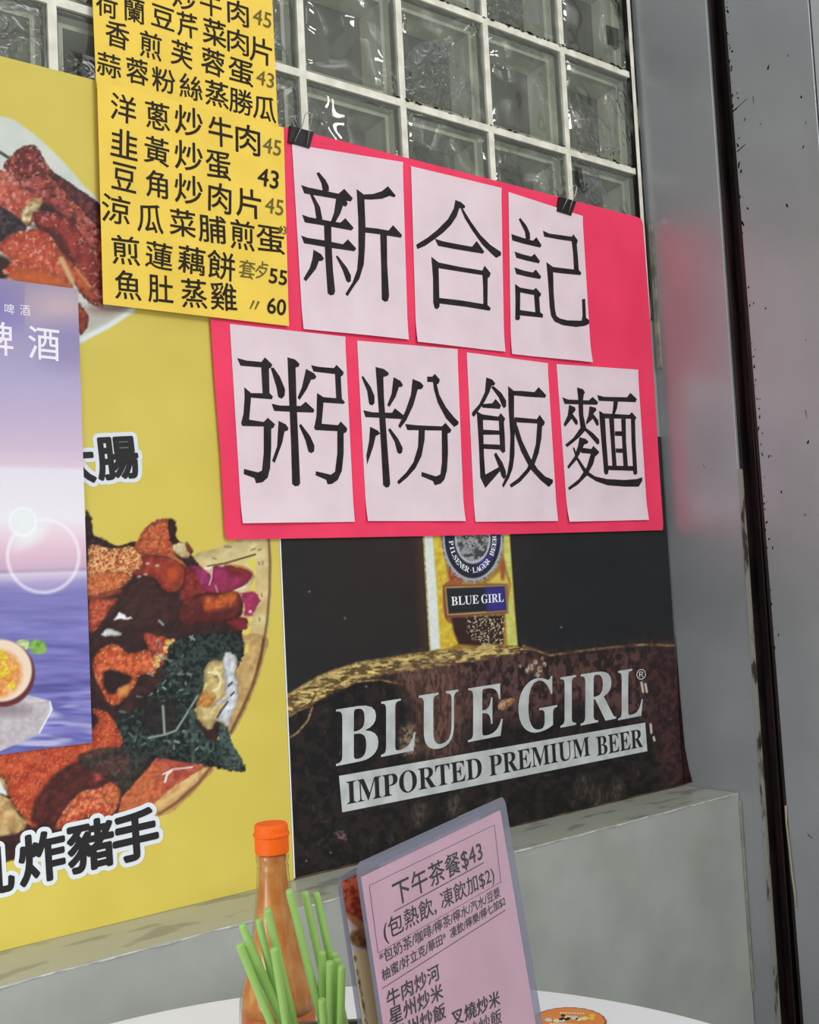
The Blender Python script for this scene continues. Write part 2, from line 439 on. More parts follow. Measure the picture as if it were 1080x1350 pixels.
# return wall: near-corner panel, dark channel, second panel, pale return
p2 = box(0.82, 0.90, -0.386, -0.219, 0, 2.95)
p2 = ([(x, (y if y < -0.3 else (-0.2335 if z < 1 else -0.2115)), z) for x, y, z in p2[0]], p2[1])   # its edge leans along the channel
v, f = join(box(0.82, 0.90, -0.176, 0.12, 0, 2.95), p2)
wr = struct(mesh_obj('wall_right', v, f, M_panel, own=True)); bevel(wr, 0.0012, 2)
v, f = join(box(0.848, 0.90, -0.236, -0.176, 0, 2.95))
struct(mesh_obj('trim_1', v, f, M_slot, own=True))
v, f = join(([(x, y + (-0.014 if z < 1 else 0.0075), z) for x, y, z in box(0.8225, 0.848, -0.2195, -0.2125, 0, 2.95)[0]], box(0, 1, 0, 1, 0, 1)[1]), box(0.826, 0.848, -0.183, -0.1765, 0, 2.95), box(0.834, 0.848, -0.2065, -0.2035, 0, 2.95))
struct(mesh_obj('trim_2', v, f, mat('channel_lip', (44, 30, 30), 0.5, 0.4, c2=(20, 15, 15), scale=40, stretch=(1, 1, 0.2)), own=True))
struct(mesh_obj('trim_3', *box(0.8190, 0.832, -0.1815, -0.1754, 0, 1.38), M_cream, own=True))
struct(mesh_obj('wall_front_side', *box(0.822, 0.90, -1.3, -0.389, 0, 2.95), M_panel_far, own=True))
# grime flecks beside the channel
rnd = random.Random(4); V, Fc = [], []
for k in range(90):
    z = rnd.uniform(1.05, 2.3); y = -0.2335 + 0.022 * z / 2.95 - 0.001 - abs(rnd.gauss(0, 0.006)) if rnd.random() < 0.8 else -0.225 - rnd.random() * 0.14
    r = rnd.uniform(0.0006, 0.0022); e = rnd.uniform(0.8, 3.5); n = len(V); a0 = rnd.uniform(-0.6, 0.6)
    for q in range(7):
        a = 2 * math.pi * q / 7; dy, dz = r * math.cos(a) * rnd.uniform(.6, 1.2), r * e * math.sin(a) * rnd.uniform(.6, 1.2)
        V.append((0.8196, y + dy * math.cos(a0) - dz * math.sin(a0), z + dy * math.sin(a0) + dz * math.cos(a0)))
    Fc.append(tuple(range(n, n + 7)))
for p, q, w in [((966, 147), (985, 130), 2), ((972, 200), (983, 190), 3), ((966, 147), (972, 143), 4), ((993, 127), (994, 138), 1.5), ((1002, 165), (1004, 162), 2), ((1062, 160), (1063, 164), 2),
                ((1015, 600), (1018, 602), 2), ((1062, 540), (1064, 552), 1.5), ((1065, 1100), (1072, 1106), 2), ((927, 612), (930, 618), 1.2)]:
    a, b = SIDE.hit(*p, 0.0004), SIDE.hit(*q, 0.0004); d = b - a; nrm = np.array([-d[1], d[0]]) / np.linalg.norm(d) * w * 0.0004
    n = len(V); V += [tuple(x) for x in SIDE.pt(np.array([a + nrm, b + nrm * .4, b - nrm * .4, a - nrm]), 0.0004)]; Fc.append((n, n + 1, n + 2, n + 3))
struct(mesh_obj('trim_4', V, Fc, M_dirt, own=True))
# loose sealant strip hanging in the channel
pts = [SIDE.pt(SIDE.hit(x, y, 0.003), 0.003)[0] for x, y in [(1036, 1062), (1037, 1085), (1041, 1120), (1044, 1150), (1048, 1178), (1048.5, 1186), (1049, 1192), (1049, 1196)]]
struct(mesh_obj('trim_5', *tube(pts, [0.0022, 0.0016, 0.0016, 0.002, 0.0022, 0.0012, 0.001, 0.001], 8), mat('yellowed_sealant', (150, 140, 116), 0.6), smooth=True, own=True))
# ledge: top slab face and front face
lv, lf = box(XL, 0.8195, -0.13, -0.0005, 0, LZ)
led = mesh_obj('ledge', lv, lf, [M_ledge, M_ledge_top], own=True); led.name = 'trim_6'; struct(led)
for p in led.data.polygons:
    if p.normal.z > 0.9: p.material_index = 1
bevel(led, 0.003, 3)
# pale worn front edge of the ledge, and the filler bead in its right corner
pts = [(x, -0.1305 + 0.0006 * math.sin(x * 37), LZ - 0.001 + 0.0006 * math.sin(x * 61)) for x in np.linspace(-0.8, 0.80, 60)]
struct(mesh_obj('trim_7', *tube(pts, [0.0010 + 0.0006 * math.sin(i * 2.3) for i in range(60)], 6), mat('bare_edge', (196, 196, 188), 0.6, c2=(150, 152, 148), scale=40), own=True))
struct(mesh_obj('trim_8', *tube([(0.8175, -0.1315, z) for z in np.linspace(0.42, LZ - 0.012, 14)], 0.0026, 6), mat('yellowed_filler', (138, 138, 118), 0.6, c2=(112, 114, 106), scale=30), own=True))
# corner trim beside the glass blocks: white strip, black joint, cream strip on the return
struct(mesh_obj('trim_9', *box(0.7965, 0.8095, -0.004, 0.06, 1.70, 2.6), M_grout, own=True))
v, f = join(box(0.8098, 0.8175, -0.0025, 0.05, 1.70, 2.6), box(0.7955, 0.7985, -0.0045, 0.05, 1.9, 2.6))
struct(mesh_obj('trim_10', v, f, mat('black_joint', (30, 28, 25), 0.8, 0.2, c2=(120, 116, 104), scale=30, lo=0.55, hi=0.7, stretch=(1, 1, 0.4)), own=True))
struct(mesh_obj('trim_11', *box(0.8165, 0.8197, -0.0165, -0.0075, 1.60, 1.90), mat('grey_cream_strip', (150, 146, 126), 0.6, c2=(90, 92, 88), scale=18), own=True))

# glass block window
win = bpy.data.objects.new('window_1', None); COL.objects.link(win); win.location = (0, 0, 1.8); win['kind'] = 'structure'
win.empty_display_size = 0.05
M_cav = mat('glass_block_inner_wall', (178, 180, 165), 0.4, 0.5, c2=(150, 152, 138), scale=9, lo=0.35, hi=0.7, stretch=(1.5, 1, 0.5))
M_rear = mat('glass_block_rear', (92, 91, 85), 0.4, 0.4, c2=(76, 75, 70), scale=14, lo=0.35, hi=0.7, stretch=(2, 1, 0.4))
M_rim = mat('glass_block_rim', (92, 94, 86), 0.3, 0.6)
M_pane = glassy('wavy_clear_glass', (240, 242, 236), 0.04, bump=1.0, bscale=34, ior=1.75, patchy=True, film=0.05, filmc=(190, 192, 180))
bars = []
for i in range(9):
    x = -0.8 + 0.2 * i
    if i < 8: bars.append(box(x - 0.0062, x + 0.0062, -0.0022, 0.09, 1.8, 2.6))
for j in range(5):
    z = 1.8 + 0.2 * j; bars.append(box(-0.8, 0.8, -0.0020, 0.09, z - 0.0062, z + 0.0062))
mesh_obj('grout', *join(*bars), M_grout, win)
# grime along the joints near the right end
V, Fc = [], []
for k in range(120):
    j = rnd.choice([1, 2, 2, 2, 1]); x = rnd.uniform(0.12, 0.8) ** 0.8; z = 1.8 + 0.2 * j + 0.0062 + rnd.gauss(0.001, 0.0012) if j == 2 or rnd.random() < .7 else 1.9 + 0.1
    if j == 1: z = 2.0 + 0.0062 + rnd.gauss(0.001, 0.0012)
    L, h = rnd.uniform(0.002, 0.012), rnd.uniform(0.0006, 0.0022); n = len(V)
    V += [(x, -0.0032, z - h), (x + L, -0.0032, z - h * .6), (x + L * 1.1, -0.0032, z + h * .4), (x + L * .3, -0.0032, z + h)]; Fc.append((n, n + 1, n + 2, n + 3))
mesh_obj('grime', V, Fc, M_dirt, win)
def block_meshes():
    h = 0.0939
    # front pane: pillowed square with rounded margin
    n = 18; V, Fc = [], []
    for j in range(n + 1):
        for i in range(n + 1):
            u, w = -1 + 2 * i / n, -1 + 2 * j / n
            u, w = math.sin(u * math.pi / 2), math.sin(w * math.pi / 2)
            e = min(1 - abs(u), 1 - abs(w)) * h
            y = 0.0035 - 0.0075 * (1 - math.exp(-e / 0.006)) + 0.0012 * math.exp(-((e - 0.02) / 0.004) ** 2)
            V.append((u * h, y, w * h))
    for j in range(n):
        for i in range(n):
            a = j * (n + 1) + i; Fc.append((a, a + 1, a + n + 2, a + n + 1))
    pane = (V, Fc)
    def ring(s0, y0, s1, y1):
        a = [(-s0, y0, -s0), (s0, y0, -s0), (s0, y0, s0), (-s0, y0, s0)]; b = [(-s1, y1, -s1), (s1, y1, -s1), (s1, y1, s1), (-s1, y1, s1)]
        return a + b, [(k, (k + 1) % 4, 4 + (k + 1) % 4, 4 + k) for k in range(4)]
    rim = join(ring(h, 0.0036, h - 0.0035, 0.0036), ring(h - 0.0035, 0.0036, h - 0.006, 0.010))
    cav = join(ring(h - 0.006, 0.010, h - 0.010, 0.020), ring(h - 0.010, 0.020, h - 0.0165, 0.020), ring(h - 0.0165, 0.020, h - 0.0185, 0.030), ring(h - 0.0185, 0.030, 0.064, 0.060))
    rear = ([(-0.066, 0.0602, -0.066), (0.066, 0.0602, -0.066), (0.066, 0.0602, 0.066), (-0.066, 0.0602, 0.066)], [(0, 1, 2, 3)])
    return pane, rim, cav, rear
pane, rim, cav, rear = block_meshes()
proto = None
for j in range(4):
    for i in range(8):
        c = (-0.7 + 0.2 * i, 0.0, 0.1 + 0.2 * j)        # relative to the window's base
        if proto is None:
            v, f = join(rim, cav, rear); fm = [0] * len(rim[1]) + [1] * len(cav[1]) + [2] * len(rear[1])
            b = mesh_obj('glass_block', np.array(v) + np.array([0, 0, 1.8]), f, [M_rim, M_cav, M_rear], win, fmat=fm)
            p = mesh_obj('pane', np.array(pane[0]) + np.array([0, 0, 1.8]), pane[1], M_pane, b, smooth=True)
            b.location = c; proto = (b, p)
        else:
            b = proto[0].copy(); COL.objects.link(b); b.location = c
            p = proto[1].copy(); COL.objects.link(p); p.parent = b

# ================================================================== posters on the wall
M_print = print_mat('glossy_print', 0.5, 0.22)
M_board = mat('poster_board_edge', (96, 70, 44), 0.7, c2=(40, 26, 20), scale=20)
M_black = mat('black_ink', (34, 31, 33), 0.5, 0.3)
M_brush = mat('brush_ink', (32, 26, 28), 0.6, 0.2, c2=(42, 35, 37), scale=40)
M_white = mat('white_ink', (226, 228, 230), 0.45, 0.3)
M_greywhite = mat('weathered_white_ink', (190, 194, 192), 0.5, 0.3, c2=(172, 176, 173), scale=30)
OFF = 0.006
XB = wallpt(378, 935, OFF)[0]                            # seam between the two big posters
YT = wallpt(60, 89, OFF)[1]; YB = wallpt(200, 1207, OFF)[1]

def paint_food(X, Y, s, t):
    P = Paint(X, Y, (204, 185, 84))
    P.C += ((fbm(X, Y, 60, 3, 2) - 0.5) * 10)[:, None]
    # ---- upper plate of glazed ribs
    P.wp = 1.0
    P.poly([(-90, 150), (0, 153), (33, 168), (62, 192), (83, 213), (107, 240), (130, 264), (160, 300), (185, 350), (190, 395), (178, 408), (142, 431), (107, 452), (60, 470), (-90, 480)], (190, 198, 192), (203, 206, 196), 30, 5)
    z = lambda p: Z(0, 140, 4.22, p)
    P.poly(z([(440, 1110), (560, 1120), (720, 1110), (640, 1180), (460, 1260)]), (176, 172, 162), soft=6)
    P.line(z([(450, 1300), (600, 1225), (740, 1135)]), 6, (214, 220, 218), soft=2)
    P.poly(z([(500, 1110), (600, 1110), (700, 1110), (640, 1150), (520, 1150)]), (130, 100, 90), soft=6, op=0.7)
    P.em, P.sh, P.wp = .55, .38, 1.5
    rib = z([(180, 215), (215, 240), (262, 325), (300, 370), (420, 450), (550, 540), (620, 640), (640, 1000), (575, 1110), (540, 1115), (440, 1030), (300, 700), (200, 560), (100, 430), (20, 345), (50, 290), (100, 240)])
    P.poly(rib, (112, 48, 41), (160, 76, 64), 7, 11, 4, rough=2.5); P.specks(rib, (196, 138, 128), 4.5, 0.62, 21, 0.6); P.specks(rib, (70, 26, 26), 4, 0.62, 22, 0.8)
    P.poly(z([(300, 372), (420, 450), (550, 540), (620, 640), (600, 720), (520, 650), (440, 560), (330, 440), (270, 380)]), (66, 34, 38), (112, 52, 50), 5, 12, 4, rough=2)
    P.poly(z([(110, 245), (180, 220), (230, 290), (250, 360), (160, 400), (80, 360)]), (132, 50, 44), (92, 34, 34), 5, 15, 4)
    P.specks(z([(110, 245), (180, 220), (230, 290), (250, 360), (160, 400), (80, 360)]), (186, 144, 142), 4, 0.6, 23, 0.6)
    P.line(z([(-10, 250), (45, 285)]), 4, (70, 60, 56)); P.line(z([(-5, 340), (40, 385)]), 4, (215, 190, 170))
    P.poly(z([(245, 540), (330, 590), (420, 650), (330, 620), (200, 560)]), (44, 34, 34), soft=3)
    left = z([(-60, 380), (40, 365), (150, 470), (230, 520), (160, 665), (80, 620), (-60, 520)])
    P.poly(left, (160, 66, 48), (186, 100, 84), 6, 13, 4, rough=2); P.specks(left, (210, 156, 146), 4.5, 0.6, 24, 0.6)
    P.poly(z([(200, 510), (238, 540), (190, 590), (150, 668), (110, 620), (140, 560)]), (214, 196, 150), (180, 140, 90), 5, 14, 3)
    P.poly(z([(-40, 560), (60, 590), (150, 680), (60, 725), (-40, 760)]), (40, 32, 34), (70, 56, 60), 5, 16, 4)
    P.poly(z([(-40, 830), (50, 850), (60, 940), (-40, 960)]), (56, 34, 28), soft=3)
    mid = z([(190, 590), (330, 600), (430, 680), (520, 820), (560, 1000), (480, 980), (440, 900), (330, 800), (210, 690)])
    P.poly(mid, (146, 54, 44), (118, 40, 36), 8, 17, 3); P.specks(mid, (196, 130, 124), 3.5, 0.66, 25, 0.7)
    P.poly(z([(170, 660), (300, 690), (370, 780), (420, 900), (330, 800), (220, 700)]), (70, 30, 28), soft=4, op=0.8)
    drum = z([(-10, 790), (50, 720), (170, 684), (270, 710), (330, 800), (360, 900), (400, 1030), (200, 1010), (20, 930), (60, 860)])
    P.poly(drum, (164, 62, 40), (186, 86, 62), 7, 18, 4); P.specks(drum, (220, 170, 150), 4.5, 0.62, 26, 0.6)
    P.poly(z([(60, 930), (200, 900), (360, 960), (380, 1010), (100, 1000)]), (188, 92, 46), soft=5, op=0.8)
    P.poly(z([(310, 790), (420, 890), (500, 1000), (540, 1080), (440, 1020), (360, 900)]), (186, 92, 58), (160, 60, 40), 6, 19)
    P.line(z([(340, 850), (375, 920), (400, 970)]), 7, (196, 160, 110), soft=2); P.line(z([(420, 900), (500, 1000)]), 3, (206, 130, 70), soft=2)
    P.poly(z([(430, 1105), (470, 1130), (494, 1180), (480, 1235), (440, 1270)]), (128, 44, 36), (150, 74, 44), 5, 20)
    # ---- lower basket of braised meat
    P.em, P.sh, P.wp = .5, .2, .8
    z3 = lambda p: Z(230, 700, 7.5, p); z5 = lambda p: Z(200, 840, 6.136, p); z2 = lambda p: Z(110, 670, 7.2, p)
    z4 = lambda p: Z(110, 820, 7.2, p); z6 = lambda p: Z(0, 970, 4.909, p)
    P.poly(z3([(190, 250), (420, 170), (700, 60), (930, 20), (960, 200), (960, 500), (935, 900), (885, 1200), (825, 1400), (600, 1400), (240, 900), (200, 500)]), (205, 188, 136), (196, 172, 118), 12, 31, 3)
    P.poly(z5([(935, 0), (905, 180), (840, 400), (745, 620), (640, 800), (560, 780), (600, 300), (700, 0)]), (196, 164, 108), (178, 142, 88), 9, 32, 3)
    P.poly(z5([(480, 1040), (400, 1180), (240, 1350), (60, 1450), (-500, 1480), (-700, 1200), (0, 1000)]), (192, 148, 92), (206, 172, 112), 8, 33, 3)
    P.line(z3([(930, 40), (945, 300), (940, 600), (915, 900), (870, 1180), (820, 1370)]), 2.6, (104, 74, 42), soft=1.5)
    P.line(z5([(905, 20), (880, 180), (815, 400), (730, 590), (640, 770)]), 3, (92, 58, 34), soft=1.8)
    P.line(z5([(480, 1050), (380, 1180), (200, 1340), (60, 1430)]), 3.5, (110, 68, 42), soft=2)
    P.line(z5([(360, 1120), (230, 1250), (60, 1350)]), 4, (214, 182, 122), soft=3)
    for h in ([(690, 300), (800, 260), (810, 440), (790, 430), (750, 350)], [(540, 330), (670, 320), (720, 380), (640, 355)], [(700, 860), (775, 850), (770, 900), (722, 915)],
              [(660, 980), (765, 930), (740, 1020), (690, 1035)], [(665, 1160), (735, 1115), (728, 1200), (690, 1210)], [(750, 560), (805, 460), (805, 590), (765, 590)]):
        P.poly(z3(h), (212, 196, 92), sm=False)
    P.line(z3([(330, 350), (500, 320), (800, 232)]), 2.2, (80, 52, 36)); P.line(z3([(300, 370), (420, 350)]), 2.5, (230, 225, 205))
    for a, b in (((500, 155), (560, 160)), ((380, 265), (410, 278)), ((760, 190), (800, 175)), ((830, 190), (855, 180)), ((835, 310), (840, 330)), ((870, 300), (875, 330)), ((860, 620), (866, 650)), ((840, 860), (845, 890))):
        P.line(z3([a, b]), 1.6, (120, 100, 66))
    # body of the dish
    P.em, P.sh, P.wp = .5, .38, 1.4
    P.poly([(105, 680), (117, 690), (124, 706), (150, 720), (180, 714), (215, 700), (240, 716), (262, 745), (300, 800), (316, 815), (318, 850), (300, 890), (280, 990), (200, 1040), (160, 1090), (100, 1110), (-90, 1110), (-90, 680)], (60, 36, 34), (46, 30, 30), 9, 34)
    P.poly(z2([(20, 30), (75, 110), (95, 258), (180, 285), (280, 350), (360, 355), (490, 315), (480, 370), (300, 400), (60, 390)]), (42, 30, 30), (66, 42, 38), 3, 35, 4)
    crumb = z2([(50, 385), (120, 350), (200, 370), (300, 385), (450, 360), (560, 420), (575, 540), (480, 620), (430, 690), (340, 760), (200, 830), (50, 845)])
    P.poly(crumb, (170, 86, 48), (216, 160, 104), 3.2, 36, 5, rough=1.5); P.specks(crumb, (226, 186, 128), 2.4, 0.6, 37, 0.8); P.specks(crumb, (112, 50, 36), 3, 0.64, 38, 0.8)
    P.poly(z2([(50, 640), (300, 600), (430, 640), (340, 760), (200, 830), (50, 845)]), (176, 72, 40), (200, 110, 62), 3, 39, 4, op=0.6)
    P.poly(z2([(480, 380), (510, 310), (560, 220), (640, 145), (740, 98), (810, 105), (850, 150), (840, 330), (900, 390), (860, 465), (700, 450), (560, 435)]), (160, 70, 44), (184, 92, 60), 4, 40, 4)
    P.specks(z2([(510, 310), (640, 150), (740, 100), (820, 330), (840, 440), (600, 420)]), (206, 130, 90), 3, 0.64, 41, 0.7)
    P.poly(z2([(805, 110), (850, 108), (884, 170), (880, 285), (925, 330), (850, 352), (815, 260)]), (54, 28, 26), sm=True)
    P.poly(z2([(850, 352), (960, 322), (1010, 370), (1020, 440), (970, 475), (920, 455), (870, 420)]), (216, 198, 152), (196, 160, 110), 5, 42)
    P.poly(z2([(975, 325), (1035, 390), (1025, 440), (985, 400)]), (116, 62, 40))
    P.poly(z2([(850, 440), (940, 510), (980, 555), (900, 520), (820, 470)]), (192, 112, 66))
    P.poly(z2([(560, 445), (700, 455), (840, 480), (945, 560), (955, 700), (880, 790), (760, 775), (700, 680), (580, 640), (470, 620), (560, 550)]), (140, 52, 40), (160, 66, 46), 8, 43)
    P.poly(z2([(780, 560), (890, 545), (920, 640), (860, 715), (780, 690)]), (180, 74, 38), soft=6)
    for q in ((700, 545), (610, 525), (530, 650), (670, 830), (690, 960), (925, 860), (985, 710), (590, 630)): P.ell(*z2([q])[0], 2.6, 1.8, (206, 170, 160), op=0.85)
    P.poly(z2([(975, 560), (1080, 590), (1180, 700), (1160, 800), (1000, 880), (910, 860), (950, 720)]), (118, 40, 36), (138, 54, 46), 6, 44)
    P.poly(z2([(470, 700), (590, 650), (690, 700), (770, 800), (900, 830), (920, 1100), (250, 1160), (350, 930), (400, 790)]), (54, 34, 32), (64, 40, 36), 7, 45, soft=3)
    P.poly(z2([(55, 890), (200, 865), (320, 865), (250, 970), (120, 1150), (55, 1160)]), (160, 66, 44), (190, 96, 70), 3.5, 46, 4)
    P.poly(z2([(55, 840), (200, 800), (330, 765), (350, 800), (200, 850), (60, 870)]), (148, 70, 58), soft=2)
    P.poly(z2([(290, 1058), (340, 990), (390, 1010), (405, 1040), (440, 1030), (462, 1055), (350, 1052)]), (226, 226, 226), sm=False)
    P.poly([(135, 838), (141, 829), (150, 830), (159, 837)], (224, 226, 226))
    # radish, sausage, red pieces
    P.poly(z3([(150, 350), (250, 345), (340, 420), (362, 470), (340, 520), (260, 520), (225, 430)]), (158, 54, 104), (140, 46, 84), 6, 47)
    P.poly(z3([(378, 360), (480, 350), (560, 345), (740, 400), (766, 455), (700, 535), (580, 592), (440, 632), (300, 600), (255, 545), (350, 500)]), (152, 46, 88), (134, 44, 66), 8, 48)
    P.poly(z3([(520, 350), (640, 355), (740, 400), (755, 450), (620, 430), (540, 400)]), (132, 46, 44), soft=4)
    P.line(z3([(375, 370), (365, 470), (345, 530)]), 1.6, (222, 190, 200)); P.line(z3([(590, 595), (700, 550)]), 2.4, (224, 206, 190)); P.line(z3([(405, 540), (430, 610)]), 1.5, (206, 140, 170))
    P.poly(z3([(240, 625), (420, 610), (610, 600), (660, 660), (682, 760), (640, 850), (500, 890), (300, 915), (60, 900), (80, 700)]), (102, 42, 38), (84, 34, 34), 7, 49)
    P.poly(z3([(290, 650), (420, 640), (580, 598), (630, 660), (560, 740), (420, 780), (310, 790)]), (196, 98, 48), (180, 78, 44), 5, 50, soft=3)
    P.poly(z3([(660, 612), (800, 600), (852, 690), (800, 780), (770, 842), (690, 840), (690, 740)]), (158, 52, 88), (140, 44, 74), 6, 51, sm=False); P.ell(*z3([(750, 797)])[0], 2, 2, (220, 190, 205))
    P.poly(z3([(520, 890), (700, 855), (722, 930), (700, 975), (600, 965)]), (124, 40, 48))
    # snout with dark opening
    sn = z4([(85, 400), (130, 290), (250, 212), (350, 235), (430, 300), (600, 265), (670, 300), (690, 480), (540, 505), (480, 620), (380, 740), (290, 792), (215, 740), (165, 640), (105, 520)])
    P.poly(sn, (172, 70, 40), (200, 102, 62), 4.5, 52, 4, rough=1.2); P.specks(sn, (222, 150, 110), 3, 0.66, 53, 0.7)
    P.poly(z4([(185, 500), (250, 450), (330, 470), (430, 500), (462, 530), (400, 625), (330, 650), (300, 680), (240, 682), (195, 610)]), (44, 30, 30), soft=2.5)
    P.poly(z4([(330, 640), (440, 590), (420, 680), (340, 720)]), (212, 140, 76), soft=2)
    P.poly(z4([(570, 110), (690, 130), (780, 150), (830, 370), (720, 410), (640, 290)]), (160, 60, 46), (190, 90, 66), 4, 54, 4, rough=1.5)
    for x, y, r in ((700, 350, 5), (690, 405, 5.5), (730, 320, 3.5), (810, 195, 5.5), (795, 260, 6), (850, 175, 3)): P.ell(*z4([(x, y)])[0], r, r * .75, (214, 182, 108), (190, 140, 80), rot=0.5)
    # parsley
    par = [(228, 845), (262, 838), (300, 833), (318, 840), (322, 856), (316, 875), (300, 890), (284, 905), (268, 918), (258, 940), (264, 962), (280, 975), (300, 972), (306, 982), (319, 1002), (318, 1017), (262, 1008), (203, 1000), (176, 1012), (160, 990), (146, 962), (160, 942), (192, 928), (208, 902), (216, 880)]
    P.poly(par, (26, 30, 30), (50, 62, 57), 4.5, 55, 5, rough=3, sm=True)
    rg = random.Random(7)
    for k in range(230):
        x, y = rg.uniform(148, 318), rg.uniform(838, 1014)
        if k < 150: x, y = rg.gauss(0, 1) * 22 + rg.choice([175, 200, 235, 250, 290]), rg.gauss(0, 1) * 20 + rg.choice([960, 900, 860, 985])
        if y > 1006 - abs(x - 319) * 0.13 or x > 318 or x < 146: continue
        if 250 < x and 862 < y < 985: continue
        if 110 < x < 205 and y < 925 and x + (y - 850) * .3 < 205: continue
        a = rg.uniform(0, 6.28); L = rg.uniform(3, 9); g = rg.random()
        c = (np.array([48, 62, 56]) * (1 - g) + np.array([136, 156, 142]) * g) if rg.random() < .75 else np.array([22, 26, 27])
        P.line([(x, y), (x + L * math.cos(a), y + L * math.sin(a) * .8)], rg.uniform(1, 2.8), c, soft=1)
    P.poly(z4([(560, 690), (760, 760), (900, 740), (880, 1010), (770, 1040), (620, 1050), (560, 900)]), (34, 30, 31), (48, 36, 36), 6, 56, soft=4, op=.85)
    P.line(z4([(755, 800), (770, 1055)]), 3.2, (134, 146, 140)); P.line(z4([(620, 1100), (770, 1070), (880, 1030), (1000, 840), (1085, 700)]), 2.8, (128, 144, 130))
    P.poly(z5([(300, 590), (350, 600), (345, 800), (350, 1020), (320, 1010), (310, 800)]), (78, 100, 88), (56, 72, 64), 5, 57)
    for x, y in ((470, 880), (380, 800), (300, 800), (660, 960)): P.ell(*z5([(x, y)])[0], 6, 9, (80, 98, 90), (50, 62, 58), sc_=3); P.ell(*z5([(x + 8, y)])[0], 2.4, 4.5, (26, 32, 32))
    P.poly(z5([(560, 680), (620, 740), (640, 840), (730, 992), (720, 1088), (600, 1065), (560, 900), (540, 760)]), (38, 48, 46), (70, 86, 80), 4, 58, 5, sm=False)
    # onion
    P.poly(z5([(430, 245), (500, 185), (570, 190), (600, 130), (690, 170), (680, 300), (698, 360), (692, 520), (640, 640), (625, 725), (575, 690), (520, 680), (490, 735), (440, 735), (345, 600), (400, 500), (418, 380)]), (204, 184, 126), (186, 158, 98), 6, 59, 3)
    P.poly(z5([(600, 125), (690, 175), (672, 300), (697, 360), (690, 520), (640, 640), (622, 720), (582, 690), (530, 660), (590, 530), (478, 572), (590, 430), (580, 250)]), (200, 204, 204), (212, 210, 214), 6, 60)
    for a, b in (((620, 395), (652, 366)), ((640, 472), (666, 446)), ((555, 605), (616, 522)), ((530, 650), (560, 600))): P.line(z5([a, b]), 2.4, (64, 62, 78))
    P.line(z5([(460, 285), (530, 285), (562, 340), (545, 410), (490, 440)]), 2.4, (226, 218, 180)); P.poly(z5([(420, 440), (505, 465), (490, 560), (440, 560), (370, 540)]), (204, 122, 56), (196, 152, 84), 4, 61, soft=3)
    P.line(z5([(530, 520), (600, 455)]), 3, (188, 140, 70)); P.ell(*z5([(520, 320)])[0], 2.6, 1.8, (120, 100, 70))
    # lower left: glazed joint and minced red meat
    lo = [(-90, 1000), (0, 985), (122, 960), (122, 935), (142, 940), (156, 962), (160, 985), (122, 1010), (82, 1030), (60, 1055), (48, 1090), (34, 1082), (12, 1052), (0, 1022), (-90, 1010)]
    P.poly(lo, (158, 58, 38), (178, 78, 48), 7, 62, 3); P.specks(lo, (206, 118, 74), 2.2, 0.62, 63, 0.7)
    P.poly(z6([(0, 260), (60, 400), (130, 520), (180, 560), (80, 640), (-300, 640), (-300, 300)]), (190, 164, 112), (170, 130, 84), 8, 64); P.line(z6([(-10, 360), (60, 400)]), 4, (40, 30, 28)); P.poly(z6([(-60, 280), (0, 285), (45, 385), (-60, 360)]), (206, 210, 206), sm=False)
    P.poly(z6([(300, 310), (440, 190), (600, 150), (740, 100), (830, 150), (850, 300), (780, 400), (740, 520), (600, 560), (400, 610), (250, 570), (200, 540), (230, 420)]), (66, 34, 32), (88, 40, 36), 6, 65, soft=3)
    P.poly(z6([(600, 200), (740, 130), (830, 150), (815, 255), (700, 260), (620, 300)]), (146, 56, 50), (170, 76, 66), 4, 66, 4, soft=3)
    red = z6([(360, 600), (410, 490), (520, 370), (640, 340), (740, 292), (784, 360), (760, 480), (680, 525), (560, 530), (450, 590)])
    P.poly(red, (170, 66, 44), (206, 118, 78), 4, 67, 4); P.specks(red, (222, 160, 120), 2.6, 0.66, 68, 0.7)
    P.poly(z6([(665, 340), (740, 294), (784, 350), (750, 425), (690, 440)]), (202, 118, 74), (180, 84, 52), 3.5, 69)
    P.poly(z6([(760, 505), (790, 395), (1010, 148), (1100, 160), (1120, 330), (1010, 430), (900, 480)]), (186, 104, 64), (170, 84, 54), 5, 70, sm=False)
    P.poly(z5([(0, 1020), (40, 980), (440, 1040), (320, 1120), (160, 1220), (100, 1250), (90, 1100)]), (150, 62, 52), (176, 90, 66), 6, 71, sm=False)
    P.line(z5([(90, 1110), (170, 1070), (330, 1050)]), 1.7, (226, 220, 214)); P.line(z5([(160, 1080), (125, 1110), (108, 1170)]), 3, (222, 214, 208))
    P.poly([(103, 1004), (118, 990), (160, 985), (200, 1000), (162, 1048), (152, 1076), (158, 1040)], (40, 36, 34), (60, 66, 60), 4, 72, soft=2, op=.75)
    return P

